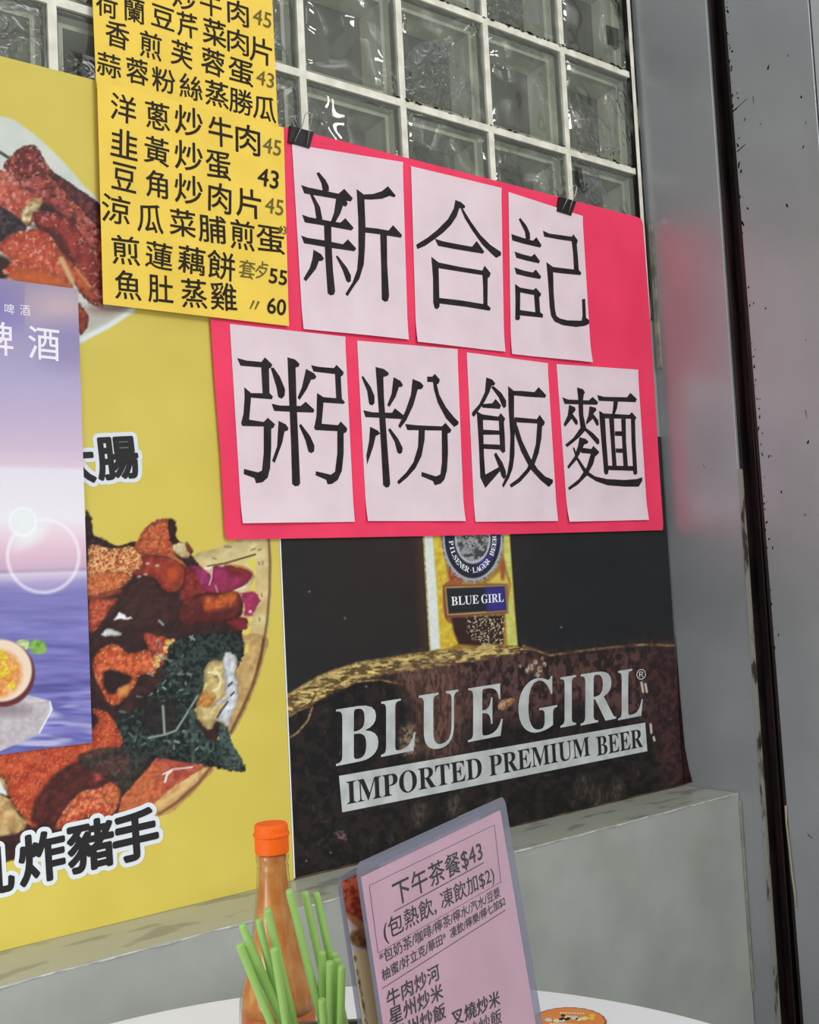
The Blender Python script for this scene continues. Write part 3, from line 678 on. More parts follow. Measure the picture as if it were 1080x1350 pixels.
food = thing('food_poster', 'large yellow poster with printed dishes of glazed meat on the left of the wall', 'poster', (-0.35, 0, YB))
X0 = -0.66
fb = mesh_obj('backing_board', *box(X0, XB, -OFF + 0.0004, -0.0006, YB - 0.004, YT), M_board, food)
printed('printed_sheet', WALL, X0, XB - 0.0004, YB + 0.0012, YT, OFF, 0.00145, paint_food, M_print, food)
row1 = [('乳', -12, 1149), ('炸', 56, 1130), ('豬', 120, 1114), ('手', 179, 1101)]
row2 = [('炸', 42, 618), ('大', 98, 609), ('腸', 155, 604)]
M_outl = mat('pale_outline_ink', (212, 217, 220), 0.45, 0.3)
for rw, em, fo, fi in ((row1, 64, 8.2, 2.3), (row2, 56, 7.4, 2.0)):
    ik = Ink(WALL, OFF + 0.0003); ik.row(rw, em, em * 1.07, fat=fo); lo_ = ik.build('lettering_outline', M_outl, food)
    ik = Ink(WALL, OFF + 0.0007); ik.row(rw, em, em * 1.07, fat=fi); ik.build('lettering', M_black, lo_)

# ---- beer poster on the right
YTB, XR_B = wallpt(640, 560, OFF)[1], 0.8155
YBB = wallpt(600, 1107, OFF)[1]
def paint_beer(X, Y, s, t):
    P = Paint(X, Y, (34, 35, 36))
    g = np.clip(1 - abs(X - 560) / 190, 0, 1)[:, None] * np.clip((880 - Y) / 150, 0, 1)[:, None]
    P.C += g * np.array([18, 4, 2]); P.C += ((fbm(X, Y, 30, 2) - .5) * 6)[:, None]
    P.ell(470, 800, 70, 90, (44, 36, 34), soft=50, op=.6)
    z7 = lambda p: Z(540, 690, 6.0, p); zb = lambda p: Z(360, 690, 1.9286, p)
    # rock
    P.em, P.wp = .35, 1.6
    top = [(370, 925), (376, 917), (390, 908), (420, 892), (460, 876), (510, 866), (560, 859), (600, 855), (650, 850), (690, 851), (726, 862), (760, 858), (800, 853), (850, 849), (893, 850)]
    P.poly(top + [(930, 850), (930, 1200), (370, 1200)], (25, 23, 23), (40, 33, 31), 9, 81, 5, sm=False)
    P.poly([(520, 870), (650, 853), (690, 854), (726, 865), (800, 856), (893, 852), (905, 940), (900, 1000), (860, 960), (760, 930), (690, 950), (600, 940), (560, 920)], (44, 33, 32), (86, 60, 57), 6, 82, 6, soft=14, st=(1.2, .7))
    P.poly([(850, 870), (930, 850), (930, 1030), (880, 1040), (862, 960)], (44, 30, 31), (68, 42, 43), 6, 83, 5, soft=10)
    P.poly([(376, 920), (420, 893), (470, 875), (560, 861), (650, 852), (700, 856), (640, 868), (560, 882), (490, 893), (440, 912), (410, 930), (372, 946), (370, 930)], (92, 72, 44), (196, 172, 106), 4, 84, 6, rough=2, soft=2, st=(.45, 1.5))
    P.line([(376, 919), (420, 893), (470, 875), (560, 861), (640, 852)], 3, (196, 172, 106), soft=2, c2=(120, 98, 58), sc_=6)
    P.line([(690, 852), (726, 864), (760, 859), (800, 854), (845, 850), (890, 851)], 2.4, (170, 140, 92), soft=1.5, c2=(90, 60, 50), sc_=8)
    P.line([(372, 950), (395, 936), (408, 930), (418, 912), (440, 903), (455, 906), (470, 899), (500, 896), (530, 902)], 2.6, (158, 128, 84), c2=(90, 66, 50), sc_=6)
    P.line([(412, 932), (406, 950), (392, 966), (378, 975)], 2.6, (150, 126, 92), c2=(80, 62, 52), sc_=4)
    P.poly([(520, 890), (600, 880), (615, 950), (600, 1000), (560, 1000), (545, 930)], (70, 48, 44), (116, 84, 70), 5, 85, 5, soft=14, st=(1.6, .6), op=.8)
    P.poly([(530, 960), (545, 955), (552, 985), (540, 1000), (528, 985)], (136, 118, 90), (60, 46, 44), 3, 86, 5, soft=5)
    rg = random.Random(11)
    for k in range(170):
        x, y = rg.uniform(385, 890), rg.uniform(880, 1130); g = rg.random()
        a = rg.gauss(1.57, .5); L = rg.uniform(2, 9)
        P.line([(x, y), (x + L * math.cos(a), y + L * math.sin(a))], rg.uniform(.8, 2), (70 + 50 * g, 58 + 36 * g, 54 + 30 * g), soft=1.5, op=.45)
    for x, y, r in ((700, 880, 4), (706, 873, 3), (712, 882, 3.5), (718, 876, 2.5), (695, 884, 2.5), (709, 890, 3), (686, 878, 2), (715, 868, 2)): P.ell(x, y, r, r * 1.2, (184, 172, 150), (110, 84, 70), sc_=3)
    P.poly([(656, 930), (664, 922), (680, 922), (672, 932), (660, 936)], (188, 158, 108), (120, 80, 60), 4, 87)
    for q in ([(846, 900), (848, 912)], [(851, 902), (853, 912)], [(858, 955), (859, 966)], [(862, 972), (863, 976)]): P.line(q, 3, (196, 190, 174))
    for q in ((483, 905), (408, 780), (455, 815), (790, 1000), (620, 1085), (404, 1135), (436, 1124), (740, 827), (690, 1090)): P.ell(q[0], q[1], 1.3, 1.3, (150, 150, 148), op=.7)
    P.poly([(440, 1098), (452, 1096), (458, 1108), (448, 1106)], (116, 88, 84), (50, 42, 42), 3, 88)
    for q in [(555, 1070), (600, 1060), (650, 1068), (770, 1035), (790, 1050), (815, 1040)]:
        P.poly([(q[0] - 12, q[1]), (q[0], q[1] - 14), (q[0] + 10, q[1] + 4), (q[0] - 4, q[1] + 20)], (50, 44, 42), (92, 80, 70), 3.5, 89, 5, soft=6, op=.7, st=(1.5, .6))
    # bottle
    P.em = P.wp = 0.0
    P.poly(z7([(60, 85), (110, 90), (160, 1005), (110, 1020)]), (90, 60, 40), soft=8, op=.5, sm=False)
    up = -1200
    P.poly(z7([(75, up), (780, up), (790, 85), (855, 968), (640, 972), (550, 978), (160, 1012), (105, 90)]), (150, 108, 46), (170, 128, 56), 8, 90, sm=False)
    P.poly(z7([(180, up), (250, up), (245, 95), (335, 600), (385, 955), (290, 992), (235, 995), (215, 500), (185, 95)]), (212, 190, 66), (196, 160, 50), 5, 91, sm=False)
    P.poly(z7([(245, 90), (300, 300), (330, 480), (420, 470), (430, 350), (300, 200)]), (142, 62, 52), (160, 110, 50), 4, 92)
    P.poly(z7([(270, 490), (400, 480), (400, 760), (285, 760)]), (150, 90, 56))
    P.poly(z7([(330, 740), (745, 725), (745, 955), (560, 972), (390, 955), (350, 860)]), (58, 34, 32), (46, 34, 30), 5, 93, soft=2, sm=False)
    P.specks(z7([(440, 745), (735, 730), (735, 950), (530, 965)]), (206, 196, 160), 1.7, 0.6, 94, .9)
    P.poly(z7([(690, up), (780, up), (790, 85), (830, 680), (855, 968), (775, 965), (760, 720), (805, 480), (750, 300)]), (204, 206, 112), (186, 186, 90), 6, 95, sm=False)
    P.poly(z7([(620, 470), (740, 360), (790, 480)]), (210, 184, 84), soft=2, sm=False); P.poly(z7([(725, 300), (755, 300), (750, 440), (722, 430)]), (150, 84, 60), soft=2)
    P.poly(z7([(115, up), (185, up), (185, 95), (215, 500), (243, 990), (165, 1008), (138, 600), (112, 95)]), (220, 224, 214), (206, 214, 206), 3, 96, sm=False)
    P.line(z7([(110, 90), (140, 600), (162, 1005)]), 1.6, (196, 190, 120), c2=(120, 110, 70), sc_=2)
    P.poly(z7([(540, 985), (580, 960), (640, 955), (690, 975), (620, 1005)]), (206, 190, 120), (170, 150, 90), 3, 97)
    # oval label and name strip
    cx, cy = z7([(500, 120)])[0]
    P.ell(cx, cy, 41, 58, (176, 178, 184), (90, 88, 90), sc_=2); P.ell(cx, cy, 38.5, 55, (36, 38, 46)); P.ell(cx, cy, 38, 54, (186, 188, 194), ring=2); P.ell(cx, cy, 33.5, 49, (40, 42, 58))
    P.poly(z7([(560, 300), (640, 230), (700, 85), (700, -40), (730, -40), (712, 85), (660, 260), (590, 360), (540, 380)]), (62, 58, 130), soft=3)
    P.ell(cx, cy, 23.5, 33, (196, 198, 202)); P.ell(cx, cy, 21.5, 30.5, (66, 66, 70), (150, 150, 150), sc_=4, con=5)
    for q in ([(390, 90), (440, 150), (480, 190)], [(560, 90), (600, 160), (560, 200)], [(520, 90), (525, 180), (500, 215)]): P.line(z7(q), 3, (176, 172, 168), c2=(80, 80, 84), sc_=2)
    P.poly(z7([(262, 490), (768, 478), (782, 712), (285, 750)]), (120, 76, 58), sm=False); P.line(z7([(285, 508), (757, 492), (772, 692), (305, 722), (285, 508)]), 1.4, (196, 168, 96))
    P.poly(z7([(290, 514), (752, 500), (766, 684), (310, 714)]), (38, 40, 46), sm=False); P.poly(z7([(600, 506), (752, 500), (766, 684), (615, 696)]), (56, 50, 124), sm=False, soft=3)
    P.poly([(560, 690), (690, 690), (690, 715), (560, 715)], (0, 0, 0), op=0.0)
    return P
beer = thing('beer_poster', 'dark beer poster with a lit bottle standing on rock, right of the yellow poster', 'poster', (0.36, 0, YBB))
mesh_obj('backing_board', *box(XB + 0.0006, XR_B, -OFF + 0.0004, -0.0006, max(YBB - 0.002, LZ + 0.0008), YTB), M_board, beer)
printed('printed_sheet', WALL, XB + 0.0022, XR_B, YBB + 0.0008, YTB, OFF, 0.00135, paint_beer, M_print, beer)
mesh_obj('white_margin', *box(XB + 0.0002, XB + 0.0022, -OFF - 0.0002, -OFF + 0.002, YBB, YTB), M_white, beer)
# the sheet's loose corner wraps onto the return wall
q = [SIDE.pt(SIDE.hit(x, y, 0.0012), 0.0012)[0] for x, y in [(890, 830), (898, 930), (903, 985), (908, 1012), (913, 1031), (897, 1041), (891, 1043), (886, 1000)]]
q = [np.array([p[0], min(p[1], -0.001), max(p[2], LZ + 0.001)]) for p in q]
mesh_obj('wrapped_edge', q, [tuple(range(len(q)))], mat('dark_red_print', (58, 34, 36), 0.4, 0.4, c2=(34, 24, 26), scale=50), beer)
# lettering
def bold(s_): return ''.join(chr(0x1D400 + ord(c) - 65) if 'A' <= c <= 'Z' else c for c in s_)
ik = Ink(WALL, OFF + 0.0004)
for ch, xa, xb, ya, yb in [('B', 443, 499, 931, 1004.5), ('L', 502.5, 548, 921.5, 993.5), ('U', 552, 604.6, 913, 987), ('E', 617, 663, 904, 974), ('G', 683.6, 735, 894, 965.5), ('I', 739, 759.5, 891.5, 957.5), ('R', 765.6, 812.5, 885.5, 952), ('L', 815, 847.6, 882, 946.5)]:
    v, f = glyphs(bold(ch)); lo, hi = v.min(0), v.max(0); mx = (xa + xb) / 2; sl = -0.2
    a = ik.p.hit(xa, yb - sl * (mx - xa), ik.off); b = ik.p.hit(xb, yb + sl * (xb - mx), ik.off); t = ik.p.hit(mx, ya, ik.off) - ik.p.hit(mx, yb, ik.off)
    ik.add(a + np.outer((v[:, 0] - lo[0]) / (hi[0] - lo[0]), b - a) + np.outer((v[:, 1] - lo[1]) / (hi[1] - lo[1]), t), f)
ik.char('®', 845.5, 889, 17, 19)
ik.poly([(447, 1022.9), (850.8, 952.6), (853.6, 990.3), (451.3, 1071)])
ik.build('brand_lettering', M_greywhite, beer)
ik = Ink(WALL, OFF + 0.0008)
ik.text(bold('IMPORTED'), (458, 1061), (636, 1025.5), 29.5); ik.text(bold('PREMIUM'), (646, 1024), (778.5, 996.5), 26.5); ik.text(bold('BEER'), (787.5, 996.5), (848, 984.5), 24.5)
ik.build('slogan_lettering', M_black, beer)
ik = Ink(WALL, OFF + 0.0005)
ik.text(bold('BLUE'), (595.5, 798.5), (631.5, 795.8), 11.5); ik.text(bold('GIRL'), (635, 795.6), (664.5, 793.4), 11.5)
ik.build('label_lettering', M_white, beer); ik = Ink(WALL, OFF + 0.0005)
cx, cy = 623.3, 710
for k, ch in enumerate('PILSENER·LAGER BEER'):
    an = math.radians(172 - k * 9.6)                       # along the lower half of the ring
    x, y = cx + 28.5 * math.cos(an), cy + 41.5 * math.sin(an)
    if y < 706: continue
    tx, ty = 28.5 * math.sin(an), -41.5 * math.cos(an)
    ik.char(bold(ch), x, y, 8.2, 10.5, rot=math.atan2(-ty, tx))
ik.build('label_lettering', M_white, beer)

# ---- lilac beer flyer at the far left
def paint_lilac(X, Y, s, t):
    y = 375 + t * 612
    P = Paint(X, Y, (150, 140, 175))
    k = np.array([375, 400, 430, 470, 520, 560, 600, 619, 624, 690, 712, 738, 753, 757, 761, 772, 786, 850, 915, 960, 987])
    c = np.array([(150, 138, 164), (156, 142, 166), (150, 141, 180), (164, 152, 186), (178, 166, 198), (190, 173, 200), (203, 181, 202), (214, 192, 206), (222, 215, 223), (226, 221, 227), (223, 198, 210), (206, 172, 190), (190, 160, 184), (158, 140, 168), (202, 192, 212), (150, 140, 186), (120, 115, 174), (114, 110, 172), (106, 102, 166), (118, 114, 176), (98, 98, 164)], float)
    for j in range(3): P.C[:, j] = np.interp(y + (fbm(X, Y, 40, 5) - .5) * 14 * (y < 610), k, c[:, j])
    P.ell(80, 405, 45, 25, (200, 174, 178), soft=18, op=.7); P.ell(-10, 400, 40, 30, (118, 110, 178), soft=20, op=.6); P.ell(90, 455, 40, 30, (140, 128, 168), soft=16, op=.6)
    w = (y > 765); n = fbm(X, Y, 14, 8, 3, (.22, 2.2)); P.C += (w * (n - .5) * np.clip((y - 740) / 90, .2, 2.0) * 46)[:, None]
    n2 = np.clip((fbm(X, Y, 20, 12, 2, (.3, 1.6)) - .58) * 6, 0, 1) * np.clip((y - 880) / 60, 0, 1); P.C = P.C * (1 - n2[:, None] * .7) + np.array([206, 204, 224]) * n2[:, None] * .7
    n3 = np.clip((fbm(X, Y, 18, 15, 2, (.3, 1.6)) - .6) * 6, 0, 1) * np.clip((y - 930) / 30, 0, 1); P.C = P.C * (1 - n3[:, None]) + np.array([66, 62, 140]) * n3[:, None]
    P.ell(57, 733, 47, 48, (226, 196, 206), soft=8, op=.25); P.ell(57, 733, 47, 48, (240, 232, 240), ring=3, soft=2.5, op=.85); P.ell(40, 705, 26, 12, (226, 232, 230), soft=7, op=.75, rot=-.6)
    P.ell(30, 688, 17, 18, (224, 228, 228), soft=5, op=.8); P.ell(30, 688, 17, 18, (236, 238, 238), ring=1.6, soft=2)
    P.ell(30, 850, 9.5, 7, (150, 178, 98), (196, 206, 160), sc_=5); P.ell(50, 853, 12, 9.5, (88, 140, 52), (132, 170, 84), sc_=5, rot=.3)
    P.poly([(-60, 900), (20, 912), (66, 924), (70, 935), (50, 968), (0, 990), (-60, 1000)], (196, 190, 196), (178, 170, 178), 8, 98, sm=False); P.poly([(-60, 940), (20, 930), (66, 924), (50, 968), (0, 990), (-60, 1000)], (184, 176, 180), (168, 160, 166), 6, 99, sm=False)
    P.line([(66, 926), (68, 936), (52, 966)], 2, (222, 220, 224)); P.ell(10, 936, 30, 8, (110, 100, 104), soft=6, op=.6)
    P.ell(3, 888, 43, 44, (92, 40, 40), soft=1.5); P.ell(1, 884, 41, 41, (222, 200, 178), soft=1.5); P.ell(-4, 888, 33, 32, (206, 130, 70), (222, 170, 110), soft=4, sc_=5)
    rg = random.Random(3)
    for k_ in range(34):
        a, r = rg.uniform(-1.9, 1.9), rg.uniform(4, 28); P.ell(-4 + r * math.cos(a), 886 + r * math.sin(a), rg.uniform(3, 5.5), rg.uniform(2.5, 4), (222, 206, 60) if k_ % 4 else (206, 110, 60), (196, 160, 40), sc_=3, rot=rg.uniform(0, 3))
    return P
OFL = 0.0100
a1 = wallpt(112, 680, OFL)[0]; b1 = wallpt(50, 374, OFL)[1]; b0 = wallpt(60, 987, OFL)[1]; a0 = -0.68
lil = thing('beer_flyer', 'lilac beer flyer with seascape, bubble and passion fruit, stuck over the yellow poster', 'flyer', (-0.56, 0, b0))
mesh_obj('backing_sheet', *box(a0, a1, -OFL + 0.0003, -OFL + 0.0016, b0, b1), mat('flyer_card', (206, 204, 210), 0.6), lil)
printed('printed_sheet', WALL, a0, a1, b0, b1, OFL, 0.0013, paint_lilac, print_mat('satin_print', 0.45, 0.25), lil)
M_fink = mat('flyer_white_ink', (236, 228, 236), 0.4, 0.3)
for rw, em, fa in (([('啤', -2, 446), ('酒', 58, 453)], 44, 0.35), ([('啤', 12.5, 407.5), ('酒', 33, 409)], 14.5, 0)):
    ik = Ink(WALL, OFL + 0.0003); ik.row(rw, em, em * 1.08, fat=fa); ik.build('lettering', M_fink, lil)

# ================================================================== hand-lettered pink sign
M_pink = mat('fluorescent_pink_card', (238, 62, 98), 0.6, 0.25, c2=(228, 56, 92), scale=7)
M_paper = mat('pale_pink_paper', (224, 204, 210), 0.65, 0.25, c2=(217, 196, 203), scale=16, lo=0.35, hi=0.65, bump=0.06, bscale=22)
PO = 0.0112
def card(name, px, off, thick, material, parent):
    ab = np.array([WALL.hit(x, y, off) for x, y in px])
    t = tessellate_polygon([[Vector((a, b, 0)) for a, b in ab]]); n = len(ab)
    A, B = WALL.pt(ab, off), WALL.pt(ab, off - thick)
    Fc = [tuple(q) for q in t] + [tuple(i + n for i in q[::-1]) for q in t] + [(i, (i + 1) % n, (i + 1) % n + n, i + n) for i in range(n)]
    return mesh_obj(name, np.r_[A, B], Fc, material, parent)
sign_base = WALL.pt(WALL.hit(590, 704, PO), PO)[0]
sign = thing('pink_sign', 'large pink card sign with seven pale sheets of big black brushed characters', 'sign', sign_base)
card('backing_card', [(372, 167), (412, 176), (610, 227), (840, 286), (846, 289), (848, 296), (858, 430), (866, 560), (871, 640), (874.5, 690), (874, 699), (600, 706), (300, 711.5), (297, 706), (291, 600), (283, 500), (277.5, 420), (374, 424)], PO, 0.0008, M_pink, sign)
STROKES = {
 '新': (385, 215, 6.75, [[(218,90),(240,80),(300,150),(328,205),(330,250),(275,250),(262,180)],[(82,195),(140,215),(415,272),(465,228),(542,312),(525,342),(390,318),(110,270)],[(395,300),(480,325),(497,360),(480,388),(455,378),(430,450),(385,530),(345,525),(375,440)],[(155,265),(190,285),(250,390),(272,500),(218,500),(200,380)],[(90,458),(150,480),(335,515),(430,530),(475,490),(550,575),(530,600),(340,565),(115,528)],[(285,540),(350,550),(352,700),(365,950),(385,1140),(375,1170),(345,1178),(318,1160),(300,900),(290,700)],[(82,645),(140,665),(300,690),(455,722),(498,678),(572,760),(555,785),(350,755),(108,714)],[(192,770),(260,810),(285,850),(270,870),(240,872),(215,940),(125,1052),(102,1030),(160,930),(182,850)],[(390,830),(405,822),(490,930),(525,1000),(525,1050),(505,1064),(485,1050),(450,950)],[(575,230),(635,275),(645,320),(655,560),(650,750),(640,900),(600,1030),(550,1100),(495,1185),(475,1165),(540,1060),(580,950),(592,800),(590,500)],[(620,280),(720,275),(800,250),(855,205),(925,290),(910,305),(870,292),(800,318),(700,325),(635,322)],[(645,570),(760,582),(860,600),(900,552),(980,640),(970,665),(790,635),(650,618)],[(785,620),(845,640),(848,900),(865,1180),(855,1225),(830,1235),(800,1215),(795,950)]]),
 '合': (535, 250, 7.714, [[(505,105),(560,125),(605,165),(600,190),(575,192),(545,190),(520,270),(460,360),(380,440),(300,500),(200,570),(120,605),(105,560),(220,490),(320,410),(430,300),(490,190)],[(560,195),(580,190),(660,320),(760,460),(860,560),(970,635),(970,668),(920,695),(870,650),(780,560),(680,420),(600,290)],[(295,498),(380,525),(560,560),(675,580),(722,522),(800,630),(785,652),(500,605),(330,572)],[(260,682),(335,740),(335,800),(340,1000),(345,1190),(320,1217),(295,1205),(280,1150),(278,900)],[(325,738),(550,785),(780,822),(802,772),(865,850),(855,885),(835,900),(780,870),(560,835),(330,798)],[(780,860),(835,890),(832,1180),(790,1170),(788,1000)],[(335,1100),(560,1125),(830,1170),(866,1205),(855,1232),(600,1190),(340,1158)]]),
 '記': (665, 280, 8.4375, [[(160,75),(180,62),(250,150),(285,230),(288,300),(240,300),(230,220)],[(78,240),(200,280),(320,315),(358,275),(415,365),(400,392),(220,350),(90,312)],[(113,435),(200,465),(300,490),(338,460),(397,540),(385,568),(240,535),(135,505)],[(113,612),(220,648),(318,668),(350,635),(410,712),(398,742),(250,715),(133,685)],[(120,795),(178,838),(178,890),(175,1185),(150,1203),(122,1190),(125,1000)],[(170,835),(325,862),(352,838),(413,908),(400,935),(375,950),(330,920),(175,890)],[(330,910),(388,935),(400,1110),(432,1135),(428,1172),(170,1145),(175,1085),(345,1110)],[(430,202),(500,235),(750,270),(768,243),(818,310),(812,340),(805,360),(752,322),(600,300),(445,270)],[(748,310),(805,345),(820,500),(830,640),(858,672),(848,698),(650,680),(535,665),(535,605),(775,635),(765,450)],[(468,552),(540,605),(545,700),(550,900),(565,1080),(580,1150),(620,1180),(700,1200),(860,1205),(870,1150),(865,965),(900,962),(910,1170),(945,1200),(942,1240),(900,1262),(800,1275),(650,1255),(560,1215),(520,1150),(505,1050),(490,800)]]),
 '粥': (305, 460, 6.545, [[(50,78),(130,100),(260,112),(290,72),(355,135),(345,160),(325,170),(330,380),(360,410),(350,435),(165,420),(160,380),(270,382),(258,160),(80,145)],[(112,330),(165,375),(170,430),(155,610),(280,630),(315,593),(378,650),(365,680),(345,690),(345,850),(335,1030),(315,1110),(270,1150),(215,1160),(200,1115),(108,1080),(110,1035),(230,1065),(265,1050),(280,900),(280,670),(95,665),(85,640),(105,560),(115,420)],[(340,165),(365,160),(420,240),(465,350),(460,405),(435,430),(405,415),(390,330)],[(485,72),(550,90),(590,130),(580,155),(555,160),(565,500),(575,700),(595,1160),(580,1182),(550,1185),(525,1165),(515,800),(500,450),(490,200)],[(645,172),(715,210),(735,240),(720,262),(690,265),(650,350),(590,440),(572,420),(610,330)],[(348,472),(420,488),(600,492),(642,455),(718,525),(710,550),(560,545),(370,535)],[(408,620),(470,650),(495,685),(485,705),(460,712),(440,810),(375,985),(352,965),(395,840)],[(585,660),(600,645),(680,750),(718,835),(715,885),(690,900),(665,885),(640,790)],[(688,140),(760,155),(885,165),(910,137),(970,200),(965,225),(945,240),(955,430),(982,460),(970,475),(790,462),(790,415),(905,425),(895,218),(710,195)],[(740,380),(795,415),(795,480),(780,645),(920,658),(945,625),(1000,685),(995,715),(970,730),(970,900),(955,1050),(920,1130),(870,1165),(830,1168),(820,1130),(728,1090),(730,1055),(860,1085),(895,1060),(915,900),(915,710),(725,700),(715,680),(735,580)]]),
 '粉': (470, 475, 7.448, [[(50,165),(65,152),(140,260),(178,350),(178,420),(155,445),(125,430),(105,300)],[(188,65),(270,85),(320,125),(310,150),(265,165),(270,350),(285,560),(305,850),(332,1210),(320,1245),(290,1250),(262,1225),(245,900),(220,500)],[(365,165),(430,200),(458,240),(445,262),(418,262),(385,360),(325,458),(302,440),(345,330)],[(68,490),(160,510),(350,515),(378,470),(470,545),(450,578),(280,568),(88,558)],[(135,652),(210,690),(235,720),(190,745),(165,850),(105,1025),(98,930),(125,790)],[(312,685),(330,665),(410,770),(455,860),(450,905),(425,922),(402,905),(375,800)],[(552,182),(630,215),(660,250),(645,280),(602,288),(560,440),(490,590),(430,668),(410,645),(480,500),(535,340)],[(695,160),(745,160),(770,132),(820,190),(810,225),(790,238),(815,340),(880,460),(960,560),(1005,605),(1000,630),(960,655),(880,570),(800,420),(762,290),(752,215),(695,212)],[(478,625),(600,638),(840,648),(875,613),(935,685),(920,710),(895,720),(900,900),(890,1080),(865,1170),(830,1210),(770,1228),(750,1185),(638,1138),(640,1095),(780,1140),(825,1120),(840,1000),(838,690),(500,685)],[(612,680),(672,690),(670,780),(640,940),(580,1060),(500,1150),(415,1220),(400,1190),(490,1100),(560,1000),(605,850)]]),
 '飯': (615, 490, 8.183, [[(215,62),(280,85),(312,125),(300,148),(270,155),(250,220),(200,320),(140,410),(80,490),(58,465),(65,435),(140,350),(200,220)],[(265,165),(295,155),(380,230),(430,315),(430,375),(405,395),(385,370),(350,280)],[(165,350),(280,340),(315,293),(375,365),(360,402),(170,388)],[(110,425),(175,462),(180,520),(190,900),(205,1110),(205,1255),(150,1140),(135,800),(120,550)],[(170,460),(345,485),(370,445),(420,505),(405,545),(415,700),(420,860),(395,880),(365,850),(350,530),(175,520)],[(175,625),(360,635),(360,680),(180,680)],[(180,780),(370,788),(370,842),(185,832)],[(195,1115),(350,1030),(362,1075),(205,1255)],[(298,895),(320,870),(390,980),(425,1070),(430,1130),(405,1160),(380,1130),(350,1030)],[(450,155),(505,200),(515,250),(515,500),(545,560),(520,700),(520,900),(500,1040),(460,1150),(400,1252),(385,1225),(440,1100),(465,950),(475,700),(455,400)],[(490,205),(600,208),(735,220),(780,165),(862,255),(850,282),(650,270),(500,255)],[(520,490),(760,512),(790,465),(848,545),(835,580),(818,590),(810,720),(780,880),(740,990),(670,1090),(580,1190),(485,1252),(465,1220),(560,1150),(650,1050),(710,930),(750,780),(765,560),(520,545)],[(520,545),(550,580),(600,740),(690,930),(770,1050),(850,1130),(935,1165),(932,1200),(890,1245),(800,1170),(690,1050),(590,860),(530,690)]]),
 '麵': (735, 500, 8.4375, [[(218,90),(285,110),(308,145),(295,170),(285,240),(290,400),(325,560),(260,560),(240,400),(230,200)],[(55,200),(120,225),(350,235),(392,195),(455,255),(440,285),(80,275)],[(130,285),(195,310),(205,340),(170,385),(225,460),(228,500),(205,510),(160,440),(85,530),(70,500),(115,400)],[(358,300),(425,315),(438,340),(400,385),(455,455),(462,505),(440,522),(395,440),(325,505),(318,480),(345,400)],[(255,540),(325,555),(250,640),(180,700),(110,755),(85,730),(180,650)],[(290,555),(325,545),(400,600),(465,670),(468,715),(445,728),(360,630)],[(245,645),(310,660),(345,690),(335,715),(300,725),(265,800),(210,900),(125,998),(110,970),(190,860),(230,740)],[(265,760),(380,775),(400,738),(465,805),(460,825),(420,860),(400,940),(330,1070),(230,1170),(130,1235),(120,1205),(240,1110),(330,970),(370,830),(265,820)],[(170,760),(190,760),(230,870),(330,1020),(420,1080),(550,1110),(750,1120),(880,1110),(945,1090),(945,1130),(905,1195),(750,1195),(560,1180),(430,1135),(300,1050),(210,890)],[(443,175),(520,195),(775,200),(812,150),(885,220),(870,255),(650,248),(462,240)],[(625,240),(675,245),(665,320),(640,385),(610,385),(620,320)],[(465,350),(525,385),(530,440),(545,700),(570,1010),(565,1050),(540,1065),(520,1040),(495,750),(470,450)],[(520,380),(800,395),(828,365),(880,425),(865,455),(870,700),(890,1050),(865,1065),(845,1050),(825,700),(818,440),(530,435)],[(575,435),(630,435),(640,700),(660,970),(612,970),(595,700)],[(710,440),(760,440),(765,700),(785,970),(735,970),(720,700)],[(640,578),(720,578),(720,632),(640,628)],[(650,770),(725,770),(725,820),(650,815)],[(550,960),(850,965),(850,1020),(560,1010)]]),
}
SHEETS = [('新', [(385, 190), (531, 214), (538, 448), (399.5, 434)], 0.0016), ('合', [(542, 219), (661, 248), (665, 464), (549, 451)], 0.0016), ('記', [(670.5, 253), (768, 285), (780, 478), (674, 467)], 0.0016),
          ('粥', [(303, 427), (455, 444), (467, 688), (319, 690)], 0.0010), ('粉', [(471, 449), (603, 460.5), (612, 687), (483.5, 687)], 0.0010), ('飯', [(615.6, 464.5), (722, 479), (735, 687), (626, 688)], 0.0010), ('麵', [(734, 480), (841, 487.5), (854, 685.5), (749, 688)], 0.0010)]
for k, (ch, quad, lift) in enumerate(SHEETS):
    def wave(s, t, k=k):
        return 0.0042 * np.clip((t - 0.86) / 0.14, 0, 1) ** 1.6 * (0.45 + 0.55 * np.sin(s * 2.6 + k * 1.3) ** 2) + 0.0012 * np.clip((0.07 - t) / 0.07, 0, 1) ** 2 * s
    v, f = slab(WALL, quad, PO + lift, 0.00025, 14, 30, wave)
    sh = mesh_obj('lettered_sheet', v, f, M_paper, sign, smooth=False)
    ox, oy, s, polys = STROKES[ch]
    ik = Ink(WALL, PO + lift + 0.0003)
    for p in polys: ik.poly(Z(ox, oy, s, p))
    o = ik.build('lettering', M_brush, sh)

